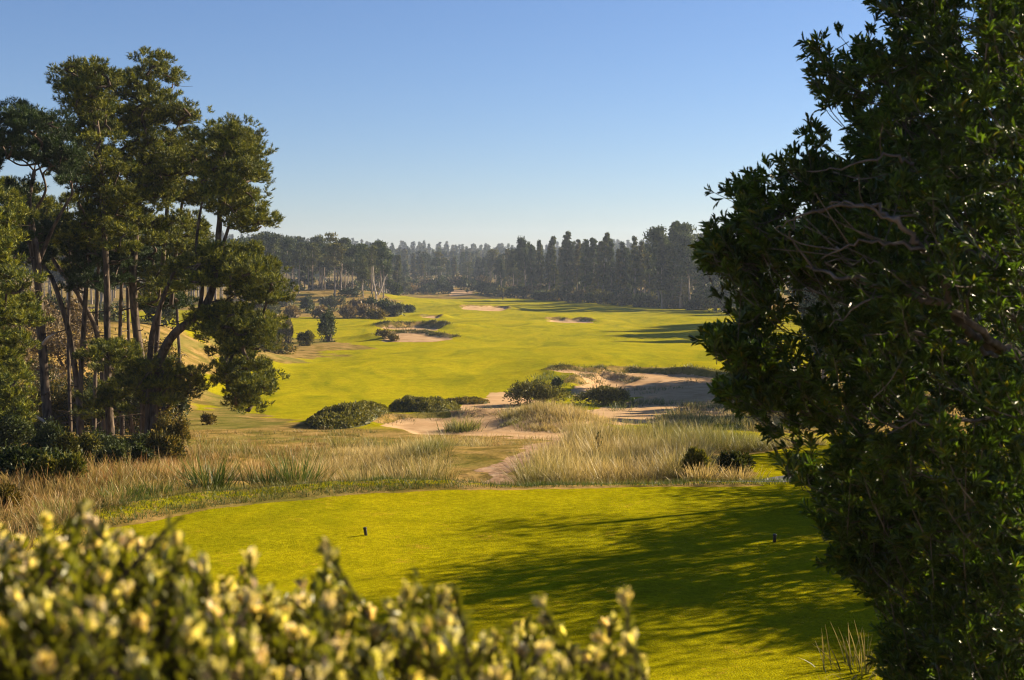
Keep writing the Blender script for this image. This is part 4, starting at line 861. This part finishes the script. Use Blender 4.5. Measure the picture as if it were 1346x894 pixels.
# ------------------------------------------------------------------ tee markers
def build_markers():
    m, t, out = newmat('dark_stained_wood'); N = t.nodes; K = t.links
    p = N.new('ShaderNodeBsdfPrincipled'); p.inputs['Roughness'].default_value = .45
    tc = N.new('ShaderNodeTexCoord'); wv = N.new('ShaderNodeTexNoise'); wv.inputs['Scale'].default_value = 40; K.new(tc.outputs['Object'], wv.inputs['Vector'])
    cr = N.new('ShaderNodeValToRGB'); cr.color_ramp.elements[0].color = (.008, .007, .006, 1); cr.color_ramp.elements[1].color = (.035, .028, .022, 1)
    K.new(wv.outputs[0], cr.inputs[0]); K.new(cr.outputs[0], p.inputs['Base Color']); K.new(p.outputs[0], out.inputs[0])
    def lathe(name, prof, sides=16):
        A = Acc(); th = np.linspace(0, 2 * np.pi, sides, endpoint=False)
        v = np.array([[r * math.cos(a), r * math.sin(a), z] for r, z in prof for a in th])
        i = np.arange(len(prof) - 1)[:, None] * sides; j = np.arange(sides)[None]; k = (j + 1) % sides
        A.add(v, np.stack([i + j, i + k, i + sides + k, i + sides + j], -1).reshape(-1, 4), (1, 1, 1)); return A.mesh(name, smooth=True)
    for px, row, tilt, lab in ((481, 704, -.13, 'dark wooden tee marker leaning slightly on the sunlit lawn'), (1018, 713, .02, 'dark wooden tee marker upright in the tree shade')):
        g = ground_px(px, row, Z); root = empty('tee_marker', (g[0], g[1], Z(g[0], g[1])), lab, 'tee marker', 'pair of tee markers'); root.rotation_euler = (0.02, tilt, 0)
        obj('post', lathe('marker_post', [(.0001, -.05), (.021, -.05), (.023, .0), (.024, .055), (.025, .082), (.0235, .086)]), m, root)
        obj('cap', lathe('marker_cap', [(.0235, .086), (.027, .089), (.0275, .110), (.024, .119), (.012, .1225), (.0001, .123)]), m, root)
build_markers()

# ------------------------------------------------------------------ far forest
def conifer_mesh(kind, seed):
    """unit-height trees: trunk mesh, crown mesh"""
    r = np.random.default_rng(seed); T = Acc(); C = Acc(); H = 20.0
    bend = r.normal(size=2) * .35
    zz = np.linspace(0, H * .97, 9); pts = np.stack([bend[0] * (zz / H) ** 2 * 1.5 + .12 * np.sin(zz * .5 + seed), bend[1] * (zz / H) ** 2 * 1.5, zz - .6], 1)
    tube(T, pts, [.30, .24, .16, .05], (1, 1, 1), 7, .05)
    if kind == 'spruce': t0, R, nb, per = .16, 3.0, 120, 30
    elif kind == 'fir': t0, R, nb, per = .3, 2.6, 100, 30
    elif kind == 'pine': t0, R, nb, per = .42, 3.3, 62, 52
    else: t0, R, nb, per = .50, 3.2, 34, 46                     # gaunt, half bare
    for b in range(nb):
        u = r.uniform(0, 1); t = t0 + (1 - t0) * (u if kind in ('spruce', 'fir') else u ** .8)
        s = (t - t0) / (1 - t0)
        if kind == 'spruce': rad = R * (1 - s) ** .8 * r.uniform(.5, 1.15) + .25
        elif kind == 'fir': rad = R * (1 - s ** 1.15) * min(1, .35 + s * 3) * r.uniform(.45, 1.2) + .2
        else: rad = R * math.sqrt(max(.05, 1 - (s - .35) ** 2 * 1.9)) * r.uniform(.3, 1.15) * (1 - .45 * s)
        az = r.uniform(0, 6.283); z = t * H; c0 = np.array([np.interp(z, zz, pts[:, 0]), np.interp(z, zz, pts[:, 1]), z - .6])
        droop = -.25 if kind == 'spruce' else .02 if kind == 'fir' else .25
        dr = np.array([math.cos(az), math.sin(az), droop + r.normal() * .12]); e = c0 + dr * rad
        if rad > .8 and b % 2 == 0: tube(T, np.array([c0, (c0 + e) / 2 + [0, 0, .1], e]), [.06, .02], (1, 1, 1), 4)
        if kind in ('spruce', 'fir'):
            k = r.uniform(.15, 1.05, per)[:, None]; P = c0 + dr * rad * k + r.normal(size=(per, 3)) * np.array([.28, .28, .14]) * (.5 + .8 * (1 - k))
            Dd = dr + r.normal(size=(per, 3)) * .6 + np.array([0, 0, -.25])
        else:
            P = e + r.normal(size=(per, 3)) * np.array([.75, .75, .33]); Dd = r.normal(size=(per, 3)) + np.array([0, 0, .8])
        base = (np.array([.034, .048, .017]) + np.array([.06, .055, .012]) * r.uniform(0, 1) ** 1.5) * r.uniform(.75, 1.25, (per, 1)) * np.array([(1, 1, 1), (1.55, 1.4, 1.0), (.8, .92, 1.05), (1.8, 1.4, .95), (1.15, 1.25, .9)][seed % 5])
        n = per; D = unit(Dd); Sx = unit(np.cross(D, r.normal(size=(n, 3)))); L = r.uniform(.45, .95, (n, 1)); W = r.uniform(.22, .42, (n, 1))
        v = np.stack([P - Sx * W * .5, P + Sx * W * .5, P + D * L + Sx * W * .2, P + D * L * .8 - Sx * W * .4], 1)
        C.add(v.reshape(-1, 3), np.arange(n * 4).reshape(-1, 4), np.repeat(base, 4, 0))
    if kind in ('pine', 'gaunt'):
        for b in range(16 if kind == 'gaunt' else 8):
            z = r.uniform(.12, .6) * H; az = r.uniform(0, 6.28); c0 = np.array([np.interp(z, zz, pts[:, 0]), np.interp(z, zz, pts[:, 1]), z]); L = r.uniform(.8, 2.6)
            e = c0 + np.array([math.cos(az), math.sin(az), r.uniform(0, .7)]) * L; tube(T, np.array([c0, (c0 + e) / 2 + r.normal(size=3) * .2, e]), [.07, .02], (1, 1, 1), 4)
    return T, C

def build_forest():
    protos = {}
    for k, kind in enumerate(['spruce', 'fir', 'pine', 'gaunt'] * 4):
        T, C = conifer_mesh(kind, 100 + k); protos.setdefault(kind, []).append((T.mesh(kind + '_trunk', smooth=True), C.mesh(kind + '_crown'), C, T))
        protos[kind][-1][0].materials.append(M_BARKF); protos[kind][-1][1].materials.append(M_FAR)
    def tree(kind, px, d, h, label, group, sx=1.0):
        x = (px - 673) / F * d; z = Z(x, d); T, C, _, _ = random.choice(protos[kind])
        root = empty('conifer_tree' if kind in ('spruce', 'fir') else 'pine_tree', (x, d, z), label, 'conifer' if kind in ('spruce', 'fir') else 'pine tree', group)
        root.rotation_euler = (random.uniform(-.03, .03), random.uniform(-.03, .03), random.uniform(0, 6.28)); s = h / 20; root.scale = (s * sx, s * sx, s)
        obj('trunk', T, None, root); obj('crown', C, None, root)
    R = random.Random(5)
    # stand closing the right of the fairway: tops follow the photo's skyline
    sky_r = ([660, 690, 705, 730, 752, 775, 795, 815, 835, 850, 872, 886, 900, 920, 960, 1010, 1080, 1200], [322, 312, 318, 312, 302, 316, 309, 320, 306, 312, 296, 291, 305, 300, 322, 330, 325, 320])
    fr_d = ([640, 680, 760, 850, 930, 1020, 1200], [480, 452, 402, 352, 330, 300, 280])
    G = 'conifers in the stand along the far edge of the fairway'
    for k, px in enumerate(np.arange(672, 1010, 9.5)):
        d = np.interp(px, *fr_d) + R.uniform(0, 14); topr = np.interp(px, *sky_r) + R.uniform(-6, 17)
        p = px + R.uniform(-4, 4); h = CAMZ + slope(p, topr)[1] * d - Z((p - 673) / F * d, d)
        kind = R.choice(['spruce', 'fir', 'fir', 'spruce', 'pine']); tree(kind, p, d, h, 'tall dark conifer in the front row beyond the fairway' if kind != 'pine' else 'clumpy dark pine in the front row beyond the fairway', G, R.uniform(.68, 1.0))
    for k, px in enumerate(np.arange(655, 1020, 7)):
        d = np.interp(px, *fr_d) + R.uniform(18, 75); topr = np.interp(px, *sky_r) + R.uniform(2, 20)
        h = CAMZ + slope(px, topr)[1] * d - Z((px - 673) / F * d, d)
        tree(R.choice(['spruce', 'fir', 'spruce', 'pine']), px + R.uniform(-4, 4), d, h, 'dark conifer packed behind the front row beyond the fairway', G, R.uniform(.7, 1.0))
    # pale-trunked pines on the rise
    G = 'pines on the brushy rise beyond the fairway'
    sky_l = ([300, 345, 372, 395, 412, 440, 460, 480, 500, 520], [312, 304, 303, 312, 308, 306, 318, 322, 318, 330])
    for k, px in enumerate(np.concatenate([np.arange(-330, 30, 15), np.arange(30, 512, 8.5)])):
        d = R.uniform(345, 395); topr = np.interp(px, *sky_l) + R.uniform(-2, 16); h = CAMZ + slope(px, topr)[1] * d - Z((px - 673) / F * d, d)
        kind = R.choice(['gaunt', 'gaunt', 'pine', 'pine', 'gaunt']); tree(kind, px + R.uniform(-4, 4), d, h, 'pale trunked pine with bare lower limbs on the brushy rise' if kind == 'gaunt' else 'bushier pine among the pale trunks on the brushy rise', G, R.uniform(.8, 1.25))
    for k, px in enumerate(np.arange(60, 520, 8.5)):
        d = R.uniform(405, 470); topr = np.interp(px, *sky_l) + R.uniform(0, 14); h = CAMZ + slope(px, topr)[1] * d - Z((px - 673) / F * d, d)
        tree(R.choice(['gaunt', 'pine', 'fir', 'pine']), px + R.uniform(-4, 4), d, h, 'hazy pine behind the pale trunks on the brushy rise', G, R.uniform(.8, 1.25))
    # middle
    G = 'conifers in the hazy wood behind the sand patch'
    for k, px in enumerate(np.arange(505, 700, 5.2)):
        d = R.uniform(545, 680); topr = np.interp(px, [500, 560, 640, 700], [330, 335, 332, 326]) + R.uniform(-4, 14); h = CAMZ + slope(px, topr)[1] * d - Z((px - 673) / F * d, d)
        tree(R.choice(['spruce', 'fir', 'fir', 'spruce', 'gaunt']), px + R.uniform(-3, 3), d, h, 'slim hazy conifer in the wood behind the far sand patch', G, R.uniform(.8, 1.2))
    # trees that stand outside the picture or behind the near tree and shade the course
    G = 'pines beyond the near tree'
    for px, d, h in ((1085, 112, 11), (1110, 118, 12), (1135, 104, 11), (1165, 112, 13), (1120, 95, 9), (1160, 92, 10), (1210, 84, 11), (1240, 78, 10), (1120, 84, 7), (1078, 121, 11), (1095, 126, 13), (1125, 124, 14), (1150, 122, 12), (1100, 106, 10), (1180, 100, 12), (1140, 98, 9), (1200, 108, 14), (1180, 74, 8), (1090, 228, 20), (1120, 215, 21), (1060, 236, 16), (1150, 205, 22), (1100, 250, 21), (1140, 262, 22)):
        tree(R.choice(['pine', 'fir', 'pine']), px, d, h, 'pine standing on the course behind the near tree', G, 1.5)
    # the ridge wood that reads as one mass
    V = Acc(); pool = [p for k in ('spruce', 'fir', 'spruce') for p in protos[k]]
    small = []
    for _, _, C, T in pool:
        v = np.concatenate(C.v); c = np.concatenate(C.c); nq = len(v) // 4; sel = np.random.default_rng(3).choice(nq, 420, replace=False)
        ctr = v.reshape(-1, 4, 3)[sel]; m = ctr.mean(1, keepdims=True); ctr = m + (ctr - m) * 2.1; small.append((ctr, c.reshape(-1, 4, 3)[sel]))
    n = 0
    for k in range(1500):
        d = R.uniform(690, 1500); px = R.uniform(150, 1250); x = (px - 673) / F * d
        topr = np.interp(px, [150, 340, 450, 560, 640, 720, 900, 1250], [300, 306, 312, 317, 319, 318, 312, 310]) + R.uniform(-3, 9) + (1500 - d) / 800 * 14 
        z = Z(x, d); h = CAMZ + slope(px, topr)[1] * d - z
        if h < 6: continue
        h = min(h, 34); q, c = R.choice(small); a = R.uniform(0, 6.28); s = h / 20; ca, sa = math.cos(a), math.sin(a)
        v = q.copy(); xx = v[..., 0] * ca - v[..., 1] * sa; yy = v[..., 0] * sa + v[..., 1] * ca
        v = np.stack([xx * s * 1.2 + x, yy * s * 1.2 + d, v[..., 2] * s + z], -1)
        V.add(v.reshape(-1, 3), np.arange(len(v) * 4).reshape(-1, 4), c.reshape(-1, 3) * R.uniform(.8, 1.2))
    o = obj('ridge_forest', V.mesh('ridge_forest'), M_FAR); tag(o, 'blue hazy conifer forest covering the ridge on the skyline', 'forest', kind='stuff')
    # dead forked snag on the rise
    def snag(px, row, d, segs, label, mat):
        b = at(px, row, d); b[2] = Z(b[0], b[1]); root = empty('dead_tree', b, label, 'dead tree', 'dead trees on the rise')
        for k, (pl, r0, nm) in enumerate(segs):
            A = Acc(); P = [at(a_, b_, d) for a_, b_ in pl]
            if k == 0: P[0][2] = b[2] - .4
            tube(A, spline(P, 4), [r0, r0 * .35], (1, 1, 1), 6, .1); obj(nm, A.mesh('snag_' + nm, b, True), mat, root)
    snag(496, 392, 335, [([(495, 393), (494, 385), (492, 376), (490, 364), (491, 350)], .27, 'trunk'), ([(497, 388), (502, 378), (505, 368), (509, 361)], .27, 'branch'), ([(492, 378), (496, 372)], .2, 'branch')], 'pale forked dead tree beside the scrub on the rise', M_DEAD)
    snag(377, 410, 300, [([(376, 411), (377, 398), (379, 386), (380, 377)], .3, 'trunk'), ([(377, 398), (388, 392), (394, 382)], .18, 'branch'), ([(378, 390), (368, 384), (364, 378)], .16, 'branch'), ([(379, 388), (386, 380)], .12, 'branch')], 'bare twiggy dead tree in the scrub beside the pine grove', M_TWIG)
    # fallen pale limb and broken stub in the grove
    A = Acc(); P = [at(14, 540, 49.5), at(35, 541, 49.2), at(60, 555, 49.4)]; tube(A, spline(P, 4), [.04, .06], (1, 1, 1), 6); P2 = [at(35, 541, 49.2), at(28, 549, 49)]; tube(A, spline(P2, 3), [.03, .01], (1, 1, 1), 5)
    me = A.mesh('fallen_limb', (0, 0, 0), True); o = obj('fallen_branch', me, M_DEAD); tag(o, 'pale fallen branch lying against the brush below the pines', 'branch')
    A = Acc(); tube(A, spline([at(57, 452, 49.6), at(63, 444, 49.4), at(74, 438, 49.3)], 4), [.08, .05, .015], (1, 1, 1), 7); o = obj('broken_branch', A.mesh('stub', (0, 0, 0), True), M_DEAD); tag(o, 'bleached broken branch hanging on a pine trunk', 'branch')
build_forest()

# ------------------------------------------------------------------ trees that throw shade across the tee (beyond the near tree)
def shade_tree(x, y, h, R, label, seed):
    r = np.random.default_rng(seed); b = np.array([x, y, Z(x, y)]); root = empty('broadleaf_tree', b, label, 'tree', 'trees behind the near tree'); A = Acc(); T = Acc()
    tube(T, spline([[0, 0, -.2], [.15, .1, h * .4], [-.1, 0, h * .9]], 6), [.16, .12, .04], (1, 1, 1), 8, .06)
    for k in range(int(4 + 2.1 * h)):
        t = r.uniform(.16, 1.0); az = r.uniform(0, 6.28); rad = R * math.sqrt(max(.06, 1 - ((t - .45) / .62) ** 2)) * r.uniform(.3, 1.1)
        c = np.array([math.cos(az) * rad, math.sin(az) * rad, t * h]); tube(T, spline([[0, 0, t * h * .8], c * [.5, .5, .95], c], 3), [.05, .012], (1, 1, 1), 5)
        n = 330; P = c + r.normal(size=(n, 3)) * np.array([.5, .5, .06]); leaves(A, P, r.normal(size=(n, 3)) + [0, 0, .4], r.uniform(.09, .16, n), .04, np.tile([.05, .075, .015], (n, 1)) * r.uniform(.7, 1.3, (n, 1)))
    obj('trunk', T.mesh('shade_trunk', smooth=True), M_TWIG, root); obj('crown', A.mesh('shade_crown'), M_MYRTLE, root)
for k, (x, y, h, R) in enumerate([(10.4, 21.6, 6.4, 1.6), (11.3, 23.0, 6.5, 1.6), (11.6, 25.4, 5.9, 1.7), (13.5, 26.0, 5.5, 1.7), (14.8, 27.2, 5.5, 1.6), (11.6, 19.3, 5.2, 1.3), (10.9, 18.2, 3.6, 1.2), (13.6, 22.6, 6.7, 1.5), (9.6, 19.9, 4.0, 1.3), (9.7, 17.2, 3.1, 1.0), (10.9, 17.0, 3.4, 1.0), (12.6, 24.2, 4.2, 1.5),
                                  (17.5, 31.0, 5.6, 2.0), (20, 36, 5.8, 2.2), (14.5, 31.5, 3.4, 1.3), (16, 33, 4.6, 1.5), (13.2, 30.8, 2.8, 1.1), (13.7, 34.2, 4.6, 1.5), (12.2, 33.4, 3.6, 1.3), (15.5, 35, 5.6, 1.6), (15.2, 37.4, 5.9, 1.7), (16.4, 40.5, 6.2, 1.9), (19.5, 46, 6.6, 2.0), (18.2, 43, 5.0, 1.8)]):
    if y < 30: x -= .5; y -= .9
    elif y < 38: h += 1.7; R += .35
    shade_tree(x, y, h, R, 'small tree behind the near tree shading the tee lawn', 300 + k)

# ------------------------------------------------------------------ far golfer
def build_person():
    g = ground_px(661, 395, Z); b = Vector((g[0], g[1], Z(g[0], g[1])))
    V = [(0, 0, .95), (0, 0, 1.15), (0, 0, 1.42), (0, .02, 1.55), (0, .03, 1.68), (.1, 0, .90), (.12, .03, .5), (.13, -.02, .05), (.13, .12, .03), (-.1, 0, .90), (-.13, -.03, .5), (-.14, 0, .05), (-.14, .14, .03), (.2, 0, 1.40), (.27, .05, 1.12), (.22, .22, .95), (-.2, 0, 1.40), (-.28, .03, 1.12), (-.25, .12, .88)]
    Ed = [(0, 1), (1, 2), (2, 3), (3, 4), (0, 5), (5, 6), (6, 7), (7, 8), (0, 9), (9, 10), (10, 11), (11, 12), (2, 13), (13, 14), (14, 15), (2, 16), (16, 17), (17, 18)]
    Rr = [.15, .14, .15, .06, .115, .095, .07, .045, .04, .095, .07, .045, .04, .07, .045, .04, .07, .045, .04]
    me = bpy.data.meshes.new('person'); me.from_pydata(V, Ed, []); me.update()
    o = obj('person', me); o.location = b; tag(o, 'distant standing golfer in dark clothing at the far end of the fairway', 'person')
    sk = o.modifiers.new('skin', 'SKIN')
    if not me.skin_vertices:
        import bmesh
        bm = bmesh.new(); bm.from_mesh(me); bm.verts.layers.skin.verify(); bm.to_mesh(me); bm.free()
    for k, r in enumerate(Rr): me.skin_vertices[0].data[k].radius = (r, r); me.skin_vertices[0].data[k].use_root = (k == 0)
    ss = o.modifiers.new('sub', 'SUBSURF'); ss.levels = ss.render_levels = 2
    m, t, out = newmat('golfer'); N = t.nodes; K = t.links; tc = N.new('ShaderNodeTexCoord'); sx = N.new('ShaderNodeSeparateXYZ'); K.new(tc.outputs['Object'], sx.inputs[0])
    cr = N.new('ShaderNodeValToRGB'); cr.color_ramp.interpolation = 'CONSTANT'; e = cr.color_ramp.elements
    while len(e) < 4: e.new(.5)
    for k, (p, c) in zip(e, ((0, (.5, .5, .48)), (.045, (.02, .02, .025)), (.5, (.03, .035, .07)), (.79, (.35, .22, .16)))): k.position = p; k.color = (*c, 1)
    mm = N.new('ShaderNodeMath'); mm.operation = 'DIVIDE'; mm.inputs[1].default_value = 1.9; K.new(sx.outputs[2], mm.inputs[0]); K.new(mm.outputs[0], cr.inputs[0])
    p = N.new('ShaderNodeBsdfPrincipled'); p.inputs['Roughness'].default_value = .8; K.new(cr.outputs[0], p.inputs['Base Color']); K.new(p.outputs[0], out.inputs[0]); me.materials.append(m)
build_person()

# ------------------------------------------------------------------ haze
HAZE = 0.00018
if HAZE > 0:
    A = Acc(); x0, x1, y0, y1, z0, z1 = -2700, 2700, -60, 1650, -60, 40
    c = np.array([(x, y, z) for z in (z0, z1) for y in (y0, y1) for x in (x0, x1)], float)
    A.add(c, [[0, 2, 3, 1], [4, 5, 7, 6], [0, 1, 5, 4], [2, 6, 7, 3], [0, 4, 6, 2], [1, 3, 7, 5]], (1, 1, 1))
    m, t, out = newmat('haze'); v = t.nodes.new('ShaderNodeVolumePrincipled'); v.inputs['Color'].default_value = (.66, .78, 1, 1); v.inputs['Density'].default_value = HAZE; v.inputs['Anisotropy'].default_value = .35
    t.links.new(v.outputs[0], out.inputs['Volume']); o = obj('haze', A.mesh('haze'), m); o['kind'] = 'stuff'; o['label'] = 'thin bluish air haze over the whole course'
